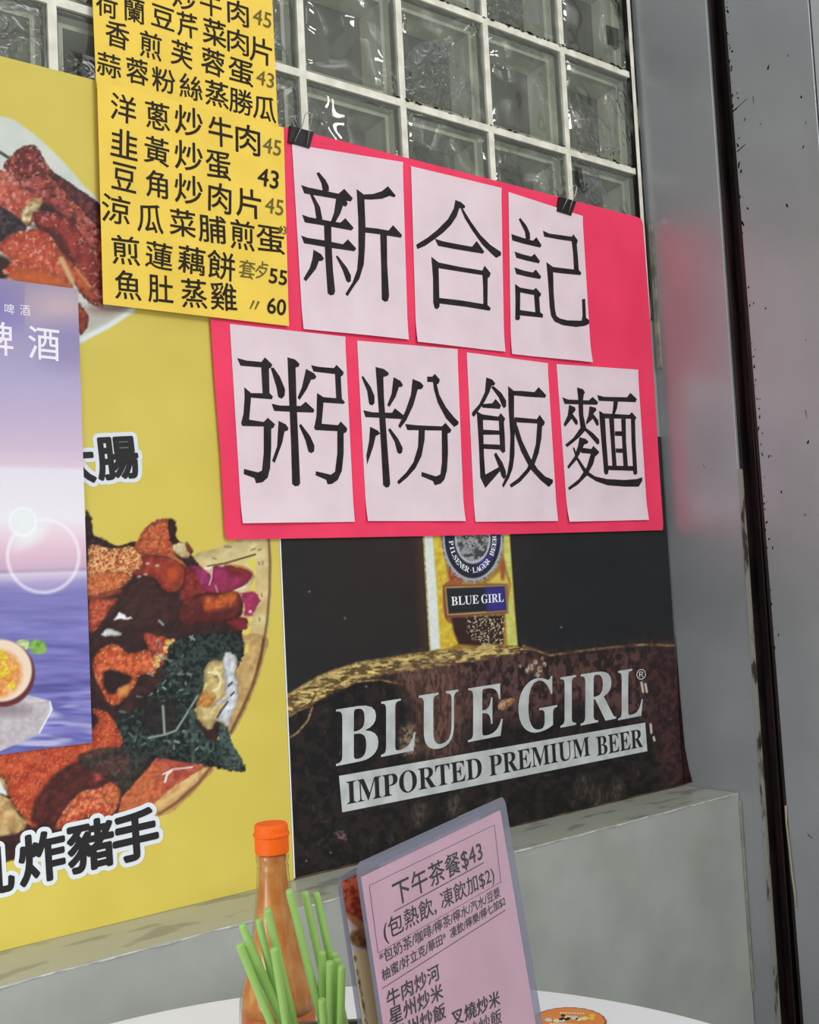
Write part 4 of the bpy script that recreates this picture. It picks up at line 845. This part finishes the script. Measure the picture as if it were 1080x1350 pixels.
# ================================================================== handwritten yellow price lists
M_yel = mat('yellow_paper', (238, 204, 84), 0.65, 0.25, c2=(230, 195, 78), scale=14, lo=0.35, hi=0.65, bump=0.05, bscale=20)
M_pen = mat('black_marker', (36, 28, 18), 0.6, 0.2); M_pen2 = mat('thin_pen', (104, 92, 46), 0.6, 0.2)
def price_list(name, label, quad, off, rows, em, thin, group=None):
    base = WALL.pt(WALL.hit(*quad[2], off), off)[0]
    t = thing(name, label, 'price list', base, group)
    def wave(s, tt): return 0.0006 * np.clip((tt - 0.93) / 0.07, 0, 1) ** 1.5 * (0.3 + 0.7 * s)
    v, f = slab(WALL, quad, off, 0.00025, 16, 22, wave); mesh_obj('paper', v, f, M_yel, t)
    for r in rows:
        ik = Ink(WALL, off + 0.0004); ik.row(r, em, em * 1.06, jit=1.0, fat=0.34, shear=0.03); ik.build('marker_writing', M_pen, t)
    for st, x, y, w, h, f_ in thin:
        ik = Ink(WALL, off + 0.0008); ik.char(st, x, y, w, h, rot=-0.02, fat=f_, shear=0.12)
        ik.build('price_writing', M_pen2 if f_ < .3 else M_pen, t)
    return t
price_list('yellow_price_list', 'upper yellow handwritten price list over the glass blocks, cut off at its top', [(117, -120), (356, -70), (366.5, 166), (127, 116)], 0.0132, [
    [('炒', 243, -4), ('牛', 278, 5), ('肉', 314, 17)],
    [('荷', 141, 6), ('蘭', 177, 13), ('豆', 215, 23), ('芹', 247, 33), ('菜', 283, 43), ('肉', 314, 55), ('片', 344, 67)],
    [('香', 155, 46), ('煎', 199, 60), ('芙', 240, 71), ('蓉', 281, 82), ('蛋', 318, 95)],
    [('蒜', 144, 86), ('蓉', 181, 94), ('粉', 216, 106), ('絲', 252, 115), ('蒸', 286, 124), ('勝', 318, 134), ('瓜', 349, 143)]], 34,
    [('45', 346, 24, 27, 30, 0.1), ('43', 350, 104, 26, 28, 0.1)])
price_list('yellow_price_list', 'lower yellow handwritten price list overlapping the left edge of the pink sign', [(128, 107), (374, 168), (381, 430), (136, 401)], 0.0158, [
    [('洋', 163, 143), ('蔥', 208, 153), ('炒', 249, 160), ('牛', 291, 174), ('肉', 327, 184)],
    [('韭', 164, 190), ('黃', 207, 199), ('炒', 249, 206), ('蛋', 288, 218)],
    [('豆', 164, 234), ('角', 207, 243), ('炒', 249, 250), ('肉', 290, 261), ('片', 328, 268)],
    [('涼', 153, 276), ('瓜', 198, 288), ('菜', 241, 294), ('脯', 280, 302), ('煎', 320, 310), ('蛋', 357, 316)],
    [('煎', 166, 330), ('蓮', 210, 337), ('藕', 253, 343), ('餅', 292, 350)],
    [('魚', 169, 376), ('肚', 212, 381), ('蒸', 256, 387), ('雞', 295, 391)]], 38,
    [('45', 359, 193, 26, 30, 0.1), ('43', 354, 235, 30, 34, 0.35), ('45', 362, 272, 26, 30, 0.1), ('43', 372, 303, 13, 15, 0.1), ('套', 326, 355, 23, 27, 0.12), ('歺', 345, 356, 20, 26, 0.12),
     ('55', 367, 365, 26, 28, 0.4), ('〃', 336, 402, 22, 24, 0.2), ('60', 365, 404, 26, 30, 0.4)])

# ================================================================== binder clips and clear hooks
M_clip = mat('black_enamel_steel', (26, 22, 22), 0.35, 0.5); M_wire = mat('nickel_wire', (170, 168, 160), 0.25, 0.5, metal=1.0)
M_hook = glassy('clear_plastic', (196, 200, 196), 0.08, ior=1.5, film=0.05, filmc=(120, 122, 120))
def clip(label, quad, front, back):
    tl, tr, br, bl = [wallpt(x, y, 0.016) for x, y in quad]
    base = (float((tl[0] + tr[0]) / 2), -0.016, float(min(bl[1], br[1])))
    t = thing('binder_clip', label, 'clip', base, 'binder clips on the pink sign')
    V, Fc = [], []
    prof = [(0.0, 0.0185), (0.28, 0.0172), (0.62, 0.0160), (0.93, 0.0146), (1.0, 0.0156), (1.0, 0.0130), (0.9, 0.0132), (0.6, 0.0122), (0.12, 0.0070), (0.0, 0.0062), (-0.03, 0.0090), (-0.03, 0.0160)]
    n = len(prof)
    for i in range(5):
        u = i / 4
        for tt, o in prof:
            top = tl * (1 - u) + tr * u; bot = bl * (1 - u) + br * u; ab = top * (1 - tt) + bot * tt
            V.append((ab[0], -o, ab[1]))
    for i in range(4):
        for k in range(n): Fc.append((i * n + k, i * n + (k + 1) % n, (i + 1) * n + (k + 1) % n, (i + 1) * n + k))
    Fc += [tuple(range(n))[::-1], tuple(range(4 * n, 5 * n))]
    mesh_obj('body', V, Fc, M_clip, t)
    for pth in (front, back):
        P = []
        for x, y, o in pth: ab = wallpt(x, y, o); P.append((ab[0], -o, ab[1]))
        mesh_obj('wire_handle', *tube(P, 0.0008, 8), M_wire, t, smooth=True)
clip('black binder clip at the top left corner of the pink sign, beside the yellow list', [(383, 166.5), (413, 175), (409, 195), (381, 187)],
     [(388, 187, .0165), (399, 165, .024), (402, 152, .028), (405, 148.5, .029), (410, 149.5, .029), (412, 153, .028), (409, 166, .024), (404.5, 192.5, .0165)],
     [(386, 166, .007), (383, 160, .008), (381, 156, .009), (383.5, 153.5, .009), (388, 154, .009), (390, 158, .008), (391, 167, .007)])
clip('black binder clip on the sign upper right edge, just below the clear hook', [(738, 260), (759, 266), (754, 284), (735, 278)],
     [(741, 277, .0165), (749, 261, .024), (755, 247, .028), (758, 243.5, .029), (761, 246, .029), (759, 255, .027), (754, 267, .022), (750, 280.5, .0165)],
     [(737, 259, .007), (734.5, 251, .008), (732.5, 247, .009), (735, 245, .009), (740.5, 246.5, .009), (742, 250, .009), (740, 259, .007)])
def hook(label, quad, pth):
    ab = wallpt(*quad[3], 0.006)
    t = thing('adhesive_hook', label, 'hook', (float(ab[0]), -0.006, float(ab[1])))
    o = mesh_obj('base_plate', *slab(WALL, quad, 0.0068, 0.0024, 2, 3), M_hook, t)
    P = [(wallpt(x, y, o_)[0], -o_, wallpt(x, y, o_)[1]) for x, y, o_ in pth]
    mesh_obj('hook_arm', *tube(P, 0.0026, 10), M_hook, t, smooth=True)
hook('clear plastic hook stuck on the glass just above the right binder clip', [(757, 219), (767, 222), (771, 249), (760, 246)], [(762, 224, .009), (765, 238, .011), (767, 249, .013), (770, 253, .018), (774, 250, .023), (773.5, 242, .024)])
hook('clear plastic hook stuck on the glass at the upper right, near the grey panel', [(800, 33), (816, 38), (817, 62), (802, 58)], [(806, 38, .009), (808, 50, .011), (809, 61, .013), (811, 65, .018), (815, 62, .023), (816, 52, .024)])

# ================================================================== the table and what stands on it
M_table = mat('white_laminate', (226, 228, 230), 0.35, 0.4); M_leg = mat('dark_table_iron', (40, 40, 42), 0.4, 0.4, metal=0.6)
TC = np.array([-0.524, -0.729]); TR_ = 0.490
tb = thing('round_table', 'round white table top standing in front of the grey ledge', 'table', (TC[0], TC[1], 0))
v, f = lathe([(TR_ - 0.012, T_TOP - 0.026), (TR_ - 0.001, T_TOP - 0.024), (TR_, T_TOP - 0.020), (TR_, T_TOP - 0.004), (TR_ - 0.0012, T_TOP - 0.0008), (TR_ - 0.004, T_TOP)], TC, 160)
mesh_obj('tabletop', v, f, M_table, tb)
v, f = lathe([(0.035, 0.02), (0.035, T_TOP - 0.0262)], TC, 32); mesh_obj('column', v, f, M_leg, tb)
v, f = lathe([(0.22, 0.0), (0.22, 0.012), (0.05, 0.028)], TC, 48); mesh_obj('base', v, f, M_leg, tb)

def zat(X, Y, py):                     # height on a vertical line seen at image row py
    lo, hi = 0.3, 2.5
    for _ in range(50):
        mid = (lo + hi) / 2
        if proj([(X, Y, mid)])[1][0] > py: lo = mid
        else: hi = mid
    return mid
def depth(P): return float(R[2] @ (np.array(P) - CAM))
# ---- sauce bottle
top = at(357, 1081, 0.97); BX, BY = top[0], top[1]
bt = thing('sauce_bottle', 'glass bottle of orange chilli sauce with an orange screw cap', 'bottle', (BX, BY, T_TOP))
prof = []
for py, rp in [(1124, 20.5), (1127, 21.5), (1131, 22), (1135, 21), (1139, 20), (1142, 21.2), (1146, 21), (1160, 22), (1180, 24.2), (1200, 26.5), (1225, 30), (1250, 34), (1268, 38), (1285, 43), (1298, 47), (1312, 50), (1328, 51.5), (1350, 52)]:
    z = zat(BX, BY, py); prof.append((rp * depth((BX, BY, z)) / F, z))
rb = prof[-1][0]
outer = [(rb * .9, T_TOP + 0.0005), (rb, T_TOP + 0.006)] + prof[::-1]
M_sauce = mat('chilli_sauce', (190, 118, 54), 0.35, 0.4, c2=(206, 154, 92), scale=75, lo=0.40, hi=0.64, stretch=(1, 1, 0.6), detail=6)
M_sauce2 = mat('thick_red_sauce', (186, 92, 40), 0.35, 0.4, c2=(200, 122, 60), scale=70, lo=0.4, hi=0.62)
M_bglass = glassy('clear_bottle_glass', (244, 240, 232), 0.1, ior=1.3, bump=0.03, bscale=30)
zl = zat(BX, BY, 1322); gl = 0.0022
film = [(max(r - gl, 0.004), z) for r, z in outer if z > zl - 0.004]
bulk = [(rb * .9 - gl, T_TOP + 0.004)] + [(r - gl, z) for r, z in outer if T_TOP + 0.005 < z < zl - 0.004] + [(rb - gl * 1.0, zl - 0.0045)]
mesh_obj('glass_body', *lathe(outer, (BX, BY), 64), M_bglass, bt, smooth=True)
so = mesh_obj('sauce', *lathe(bulk, (BX, BY), 64), M_sauce2, bt, smooth=True)
mesh_obj('sauce_film', *lathe(film, (BX, BY), 64), M_sauce, bt, smooth=True)
zc0, zc1 = zat(BX, BY, 1124), zat(BX, BY, 1085); rc = 22.3 * 0.97 / F; V, Fc = [], []
cap = [(rc * .93, zc0), (rc, zc0 + .0006), (rc * 1.0, zc0 + (zc1 - zc0) * .56), (rc * 1.07, zc0 + (zc1 - zc0) * .60), (rc * 1.07, zc0 + (zc1 - zc0) * .66), (rc * 1.0, zc0 + (zc1 - zc0) * .70), (rc * .985, zc1 - .0025), (rc * .95, zc1 - .0008), (rc * .88, zc1), (rc * .8, zc1 - .0004)]
n = 96
for r, z in cap:
    for k in range(n):
        a = 2 * math.pi * k / n; rr = r * (1 + (0.012 * (k % 2) if zc0 + .001 < z < zc1 - .003 else 0)); V.append((BX + rr * math.cos(a), BY + rr * math.sin(a), z))
for i in range(len(cap) - 1):
    for k in range(n): Fc.append((i * n + k, i * n + (k + 1) % n, (i + 1) * n + (k + 1) % n, (i + 1) * n + k))
Fc += [tuple(range(n))[::-1], tuple(range((len(cap) - 1) * n, len(cap) * n))]
mesh_obj('screw_cap', V, Fc, mat('orange_plastic', (238, 98, 8), 0.45, 0.3), bt)

# ---- chopstick holder
rgt = np.array([R[0][0], R[0][1], 0]); rgt /= np.linalg.norm(rgt); fwd = np.array([-rgt[1], rgt[0], 0])
bc = at(446, 1345, 0.905); zr = bc[2]; hw, hd = 0.045, 0.074
hc = bc - fwd * (hd / 2)
ho = thing('chopstick_holder', 'black open box holding the green chopsticks, behind the laminated menus', 'holder', (hc[0], hc[1], T_TOP))
def obox(c, u, w, su, sw, z0, z1):
    v = [tuple(np.array([c[0], c[1], 0]) + u * a * su + w * b * sw + np.array([0, 0, z])) for a in (-1, 1) for b in (-1, 1) for z in (z0, z1)]
    return v, box(0, 1, 0, 1, 0, 1)[1]
M_hold = mat('black_plastic', (30, 28, 28), 0.4, 0.4); M_rim = mat('steel_rim', (150, 150, 150), 0.3, 0.5, metal=0.9)
ws = [obox(hc + fwd * s_ * (hd / 2 - 0.0015), rgt, fwd, hw, 0.0015, T_TOP + 0.0005, zr - 0.004) for s_ in (-1, 1)] + [obox(hc + rgt * s_ * (hw - 0.0015), rgt, fwd, 0.0015, hd / 2 - 0.003, T_TOP + 0.0005, zr - 0.004) for s_ in (-1, 1)] + [obox(hc, rgt, fwd, hw - 0.003, hd / 2 - 0.003, T_TOP + 0.0005, T_TOP + 0.0035)]
mesh_obj('box', *join(*ws), M_hold, ho)
ws = [obox(hc + fwd * s_ * (hd / 2 - 0.0015), rgt, fwd, hw + .001, 0.0025, zr - 0.004, zr) for s_ in (-1, 1)] + [obox(hc + rgt * s_ * (hw - 0.0015), rgt, fwd, 0.0025, hd / 2 - 0.004, zr - 0.004, zr) for s_ in (-1, 1)]
mesh_obj('rim', *join(*ws), M_rim, ho)

# ---- chopsticks (tip pixel, a lower pixel on its axis, depth of the tip, depth share of the foot in the holder)
M_stick = mat('green_melamine', (152, 194, 104), 0.45, 0.35)
zz = lambda x, y: (300 + x / 4.655, 1060 + y / 4.655)
ST = [((86, 728), (150, 880), .880, .1, 'leftmost of the taller green chopsticks, its tip in front of the grey ledge'),
      ((70, 848), (272, 1350), .838, -.25, 'lowest leaning green chopstick at the far left of the bunch'),
      ((104, 846), (345, 1350), .846, -.15, 'green chopstick lying close along the far left one'),
      ((190, 698), (300, 1180), .884, .3, 'green chopstick crossing the left half of the sauce bottle'),
      ((243, 634), (410, 1350), .859, -.04, 'green chopstick slanting right across the middle of the sauce bottle'),
      ((284, 876), (352, 1290), .838, -.3, 'short green chopstick tip just below the one crossing the bottle'),
      ((376, 516), (585, 1350), .872, .0, 'tallest green chopstick, at the right side of the bottle neck'),
      ((472, 530), (566, 960), .884, .15, 'middle of the three tall green chopsticks right of the bottle'),
      ((543, 534), (628, 930), .888, .25, 'rightmost of the three tall green chopsticks'),
      ((581, 896), (578, 1175), .870, .1, 'upright short green chopstick below the middle tall one'),
      ((655, 905), (652, 1200), .884, .3, 'rear short green chopstick tip half hidden at the right of the bunch'),
      ((674, 942), (664, 1350), .872, .15, 'second short green chopstick from the menu'),
      ((628, 956), (628, 1350), .862, .0, 'third short green chopstick from the menu, slightly taller front'),
      ((702, 984), (694, 1350), .858, .1, 'short green chopstick nearest the menu'),
      ((580, 1188), (592, 1350), .838, -.1, 'lowest green chopstick tip in front of the upright ones')]
sp = None
for tip, low, dt, sh, lab in ST:
    a, b = np.array(zz(*tip)), np.array(zz(*low))
    P1 = at(a[0], a[1] + 1.5, dt)
    # foot: where the stick's line in the picture meets the holder floor at the chosen depth
    best = None
    for ye in np.linspace(1400, 1800, 400):
        xe = a[0] + (b[0] - a[0]) * (ye - a[1]) / (b[1] - a[1]); r_ = ray(xe, ye); tt = (T_TOP + 0.008 - CAM[2]) / r_[2]; q = CAM + r_ * tt
        e = abs((q - hc) @ fwd - sh * hd * 0.8)
        if best is None or e < best[0]: best = (e, q)
    P0 = best[1].copy(); lim = hw - 0.009; u_ = (P0 - hc) @ rgt
    if abs(u_) > lim: P0 += rgt * (math.copysign(lim, u_) - u_)
    L = np.linalg.norm(P1 - P0)
    if sp is None:
        pr = [(0.0034, 0), (0.0036, 0.004), (0.0034, 0.2), (0.0030, 0.985), (0.0027, 0.997), (0.0020, 1.0)]
        V, Fc = lathe(pr, (0, 0), 14); sp = mesh_obj('chopstick', V, Fc, M_stick, smooth=False); o = sp
        for p in sp.data.polygons: p.use_smooth = len(p.vertices) == 4
    else:
        o = sp.copy(); COL.objects.link(o)
    o.location = P0; o.rotation_mode = 'QUATERNION'
    o.rotation_quaternion = Vector(P1 - P0).to_track_quat('Z', 'Y'); o.scale = (1, 1, L)
    tag(o, lab, 'chopstick', 'green chopsticks in the holder')

# ---- laminated menus
hW = R.T @ np.array([800., 65., 1473.]); vW = R.T @ np.array([-705., -6415., 1473.])
MO = at(468.4, 1139, 0.66)
MENU = Plane(MO, hW, vW)
wM = MENU.hit(666.5, 1060)[0]; bM = (T_TOP + 0.0075 - MO[2]) / MENU.v[2]
M_lam = glassy('laminate_border', (214, 214, 224), 0.12, ior=1.45, film=0.26, filmc=(170, 171, 186))
M_lamc = glassy('laminate_film', (250, 250, 252), 0.16, ior=1.4)
def rrect(a0, a1, b0, b1, r, n=6):
    P = []
    for cx_, cy_, s0 in ((a1 - r, b1 - r, 0), (a0 + r, b1 - r, 90), (a0 + r, b0 + r, 180), (a1 - r, b0 + r, 270)):
        for k in range(n + 1):
            an = math.radians(s0 + 90 * k / n); P.append((cx_ + r * math.cos(an), cy_ + r * math.sin(an)))
    return np.array(P)
def ringmesh(plane, oa, ia, off, th):
    n = len(oa); P = np.r_[plane.pt(oa, off), plane.pt(ia, off), plane.pt(oa, off - th), plane.pt(ia, off - th)]; Fc = []
    for k in range(n):
        j = (k + 1) % n; Fc += [(k, j, n + j, n + k), (2 * n + j, 2 * n + k, 3 * n + k, 3 * n + j), (j, k, 2 * n + k, 2 * n + j), (n + k, n + j, 3 * n + j, 3 * n + k)]
    return P, Fc
def sheet(plane, ab, off, th):
    n = len(ab); P = np.r_[plane.pt(ab, off), plane.pt(ab, off - th)]
    return P, [tuple(range(n)), tuple(range(n, 2 * n))[::-1]] + [(i, i + n, (i + 1) % n + n, (i + 1) % n) for i in range(n)]
pa0 = MENU.hit(476, 1160)[0]; pa1 = MENU.hit(661.5, 1080)[0]; pb1 = MENU.hit(475.8, 1156)[1]
menu = thing('laminated_menu', 'laminated pink afternoon tea menu with black writing, standing on the table', 'menu', MENU.pt([(wM / 2, bM)], 0)[0])
o_ = rrect(0, wM, bM, 0, 0.007); i_ = rrect(pa0, pa1, bM + 0.006, pb1, 0.0006)
mesh_obj('laminate_border', *ringmesh(MENU, o_, i_, 0.0004, 0.0008), M_lam, menu)
mesh_obj('paper', *sheet(MENU, i_, 0.0001, 0.0003), mat('dusty_pink_paper', (210, 168, 180), 0.6, 0.3, c2=(204, 162, 174), scale=20), menu)
ik = Ink(MENU, 0.00025)
z5m = lambda x, y: (460 + x / 4.154, 1050 + y / 4.154)
def mtext(st, a, b, h, fat=0.00012): ik.text(st, z5m(*a), z5m(*b), h / 4.154, fat)
mtext('下午茶餐$43', (255, 612), (738, 352), 138, 0.00018); mtext('(包熱飲, 凍飲加$2)', (200, 815), (803, 480), 128, 0.00008)
mtext('*包奶茶/咖啡/檸茶/檸水/汽水/豆漿', (172, 925), (832, 548), 68, 0.00003); mtext('柚蜜/好立克/華田*  凍飲/檸樂/檸七加$2', (186, 1018), (860, 596), 66, 0.00003)
mtext('牛肉炒河', (214, 1166), (500, 1000), 98, 0.0001); mtext('星州炒米', (226, 1262), (518, 1106), 98, 0.0001); mtext('揚州炒飯', (240, 1370), (532, 1212), 98, 0.0001)
mtext('叉燒炒米', (566, 1270), (830, 1142), 92, 0.0001); mtext('雞絲炒飯', (580, 1380), (840, 1240), 92, 0.0001)
ik.line(z5m(248, 630), z5m(740, 362), 1.0); ik.line(z5m(183, 1052), z5m(858, 622), 0.8)
for a, b in (((112, 488), (797, 156)), ((797, 156), (833, 468)), ((160, 858), (833, 468)), ((112, 488), (160, 858))): ik.line(z5m(*a), z5m(*b), 0.45)
ik.build('menu_writing', M_black, menu)
mesh_obj('laminate_film', *sheet(MENU, i_, 0.0007, 0.0001), M_lamc, menu)

mo = -0.013
qa0 = MENU.hit(444.5, 1160, mo)[0]; qb1 = MENU.hit(452, 1153, mo)[1]; qa1 = qa0 + wM * 0.94; qb0 = bM + 0.0035
def paint_menu(X, Y, s, t):
    P = Paint(X, Y, (226, 214, 206))
    e = lambda y: (450 + (y - 1163) * .112)
    P.poly([(445, 1150), (500, 1140), (510, 1215), (466, 1218), (455, 1205)], (150, 52, 40), (206, 110, 70), 5, 101, 5, sm=False)
    P.poly([(455, 1205), (475, 1212), (490, 1240), (470, 1222)], (196, 140, 90)); P.poly([(462, 1230), (480, 1226), (490, 1250), (466, 1246)], (170, 130, 80), (110, 76, 50), 4, 102, 4)
    P.poly([(455, 1258), (500, 1250), (540, 1400), (530, 1700), (440, 1700)], (232, 222, 168), sm=False)
    P.line([(468, 1262), (484, 1352), (500, 1440)], 3.2, (70, 60, 70), c2=(226, 214, 180), sc_=5)
    P.poly([(520, 1150), (640, 1100), (640, 1250), (540, 1280)], (190, 90, 60), (220, 170, 120), 9, 103, 4)
    return P
menu2 = thing('picture_menu', 'laminated picture menu with a red meat dish, half hidden behind the pink menu', 'menu', MENU.pt([((qa0 + qa1) / 2, qb0)], mo)[0])
o_ = rrect(qa0, qa1, qb0, qb1, 0.008); ia0 = MENU.hit(450.8, 1168, mo)[0]; ib1 = MENU.hit(455, 1160, mo)[1]
i_ = rrect(ia0, qa1 - 0.006, qb0 + 0.006, ib1, 0.0006)
mesh_obj('laminate_border', *ringmesh(MENU, o_, i_, mo + 0.0004, 0.0008), M_lam, menu2)
printed('printed_sheet', MENU, ia0, qa1 - 0.006, qb0 + 0.006, ib1, mo, 0.0011, paint_menu, print_mat('menu_print', 0.4, 0.4), menu2)
# stand for the two menus: base plate with three rails
uh = np.array([MENU.u[0], MENU.u[1], 0]); uh /= np.linalg.norm(uh); wh = np.array([-uh[1], uh[0], 0])
sc0 = MENU.pt([(wM / 2, bM)], 0)[0]; sc0[2] = 0
st_ = thing('menu_stand', 'low black stand on the table that holds the menus upright', 'stand', (sc0[0], sc0[1], T_TOP))
mesh_obj('base_plate', *obox(sc0 + wh * 0.006, uh, wh, wM * .35, 0.03, T_TOP + 0.0004, T_TOP + 0.006), M_hold, st_)
mesh_obj('rail', *obox(sc0 - wh * 0.004, uh, wh, wM * .35, 0.0015, T_TOP + 0.006, T_TOP + 0.02), M_hold, st_)
mesh_obj('rail', *obox(sc0 + wh * 0.024, uh, wh, wM * .35, 0.0015, T_TOP + 0.006, T_TOP + 0.016), M_hold, st_)

# ---- round printed coaster
r_ = ray(750.5, 1349); tt = (T_TOP - CAM[2]) / r_[2]; cc = CAM + r_ * tt; cr = 49 / F * depth(cc)
co = thing('round_coaster', 'round orange printed coaster lying on the white table right of the menus', 'coaster', (cc[0], cc[1], T_TOP))
TABLE = Plane((cc[0], cc[1], T_TOP + 0.0018), rgt, fwd)
V, Fc = [], []; n = 96
for z_, k_ in ((T_TOP + 0.0004, 1), (T_TOP + 0.0018, 1)):
    for k in range(n):
        a = 2 * math.pi * k / n; rr = cr * (1 + 0.012 * math.sin(a * 24)); V.append((cc[0] + rr * math.cos(a), cc[1] + rr * math.sin(a), z_))
Fc = [(k, (k + 1) % n, n + (k + 1) % n, n + k) for k in range(n)] + [tuple(range(n, 2 * n)), tuple(range(n))[::-1]]
mesh_obj('disc', V, Fc, mat('dark_coaster_edge', (120, 66, 34), 0.6, c2=(170, 116, 70), scale=120), co)
ab = np.array([(cr * .94 * math.cos(2 * math.pi * k / n), cr * .94 * math.sin(2 * math.pi * k / n)) for k in range(n)])
mesh_obj('printed_face', TABLE.pt(ab, 0.0002), [tuple(range(n))], mat('orange_print', (206, 138, 76), 0.5, 0.3, c2=(214, 126, 66), scale=30), co)
V1 = {}
ra = random.Random(5)
def dot(cx_, cy_, rx_, ry_, key):
    nn = 10; V_, F_ = V1.setdefault(key, ([], [])); k0 = len(V_)
    ab_ = np.array([(cx_ + rx_ * math.cos(2 * math.pi * q / nn), cy_ + ry_ * math.sin(2 * math.pi * q / nn)) for q in range(nn)]) * cr
    V_ += [tuple(p) for p in TABLE.pt(ab_, 0.0004 + 0.00003 * (k0 // nn))]; F_.append(tuple(range(k0, k0 + nn)))
for k in range(5): dot(-.5 + .16 * k + ra.gauss(0, .03), .22 + ra.gauss(0, .07), .10, .14, 'pale_print' if k % 2 else 'grey_print')
for k in range(7): dot(-.06 + ra.gauss(0, .11), .18 + ra.gauss(0, .1), .06, .08, 'black_print')
for k in range(5): dot(.28 + .1 * k + ra.gauss(0, .02), .1 + ra.gauss(0, .08), .09, .12, 'yellow_print' if k > 1 else 'pale_print')
for k in range(9): dot(-.14 + .075 * k, .60 - .02 * k, .03, .05, 'cream_print'); dot(-.5 + .08 * k, -.12 - .02 * k, .032, .06, 'cream_slogan')
for key, c in (('pale_print', (214, 208, 150)), ('grey_print', (196, 200, 196)), ('black_print', (42, 32, 28)), ('yellow_print', (222, 180, 70)), ('cream_print', (236, 214, 170)), ('cream_slogan', (236, 214, 170))):
    mesh_obj(key, V1[key][0], V1[key][1], mat(key, c, 0.5, 0.3), co)
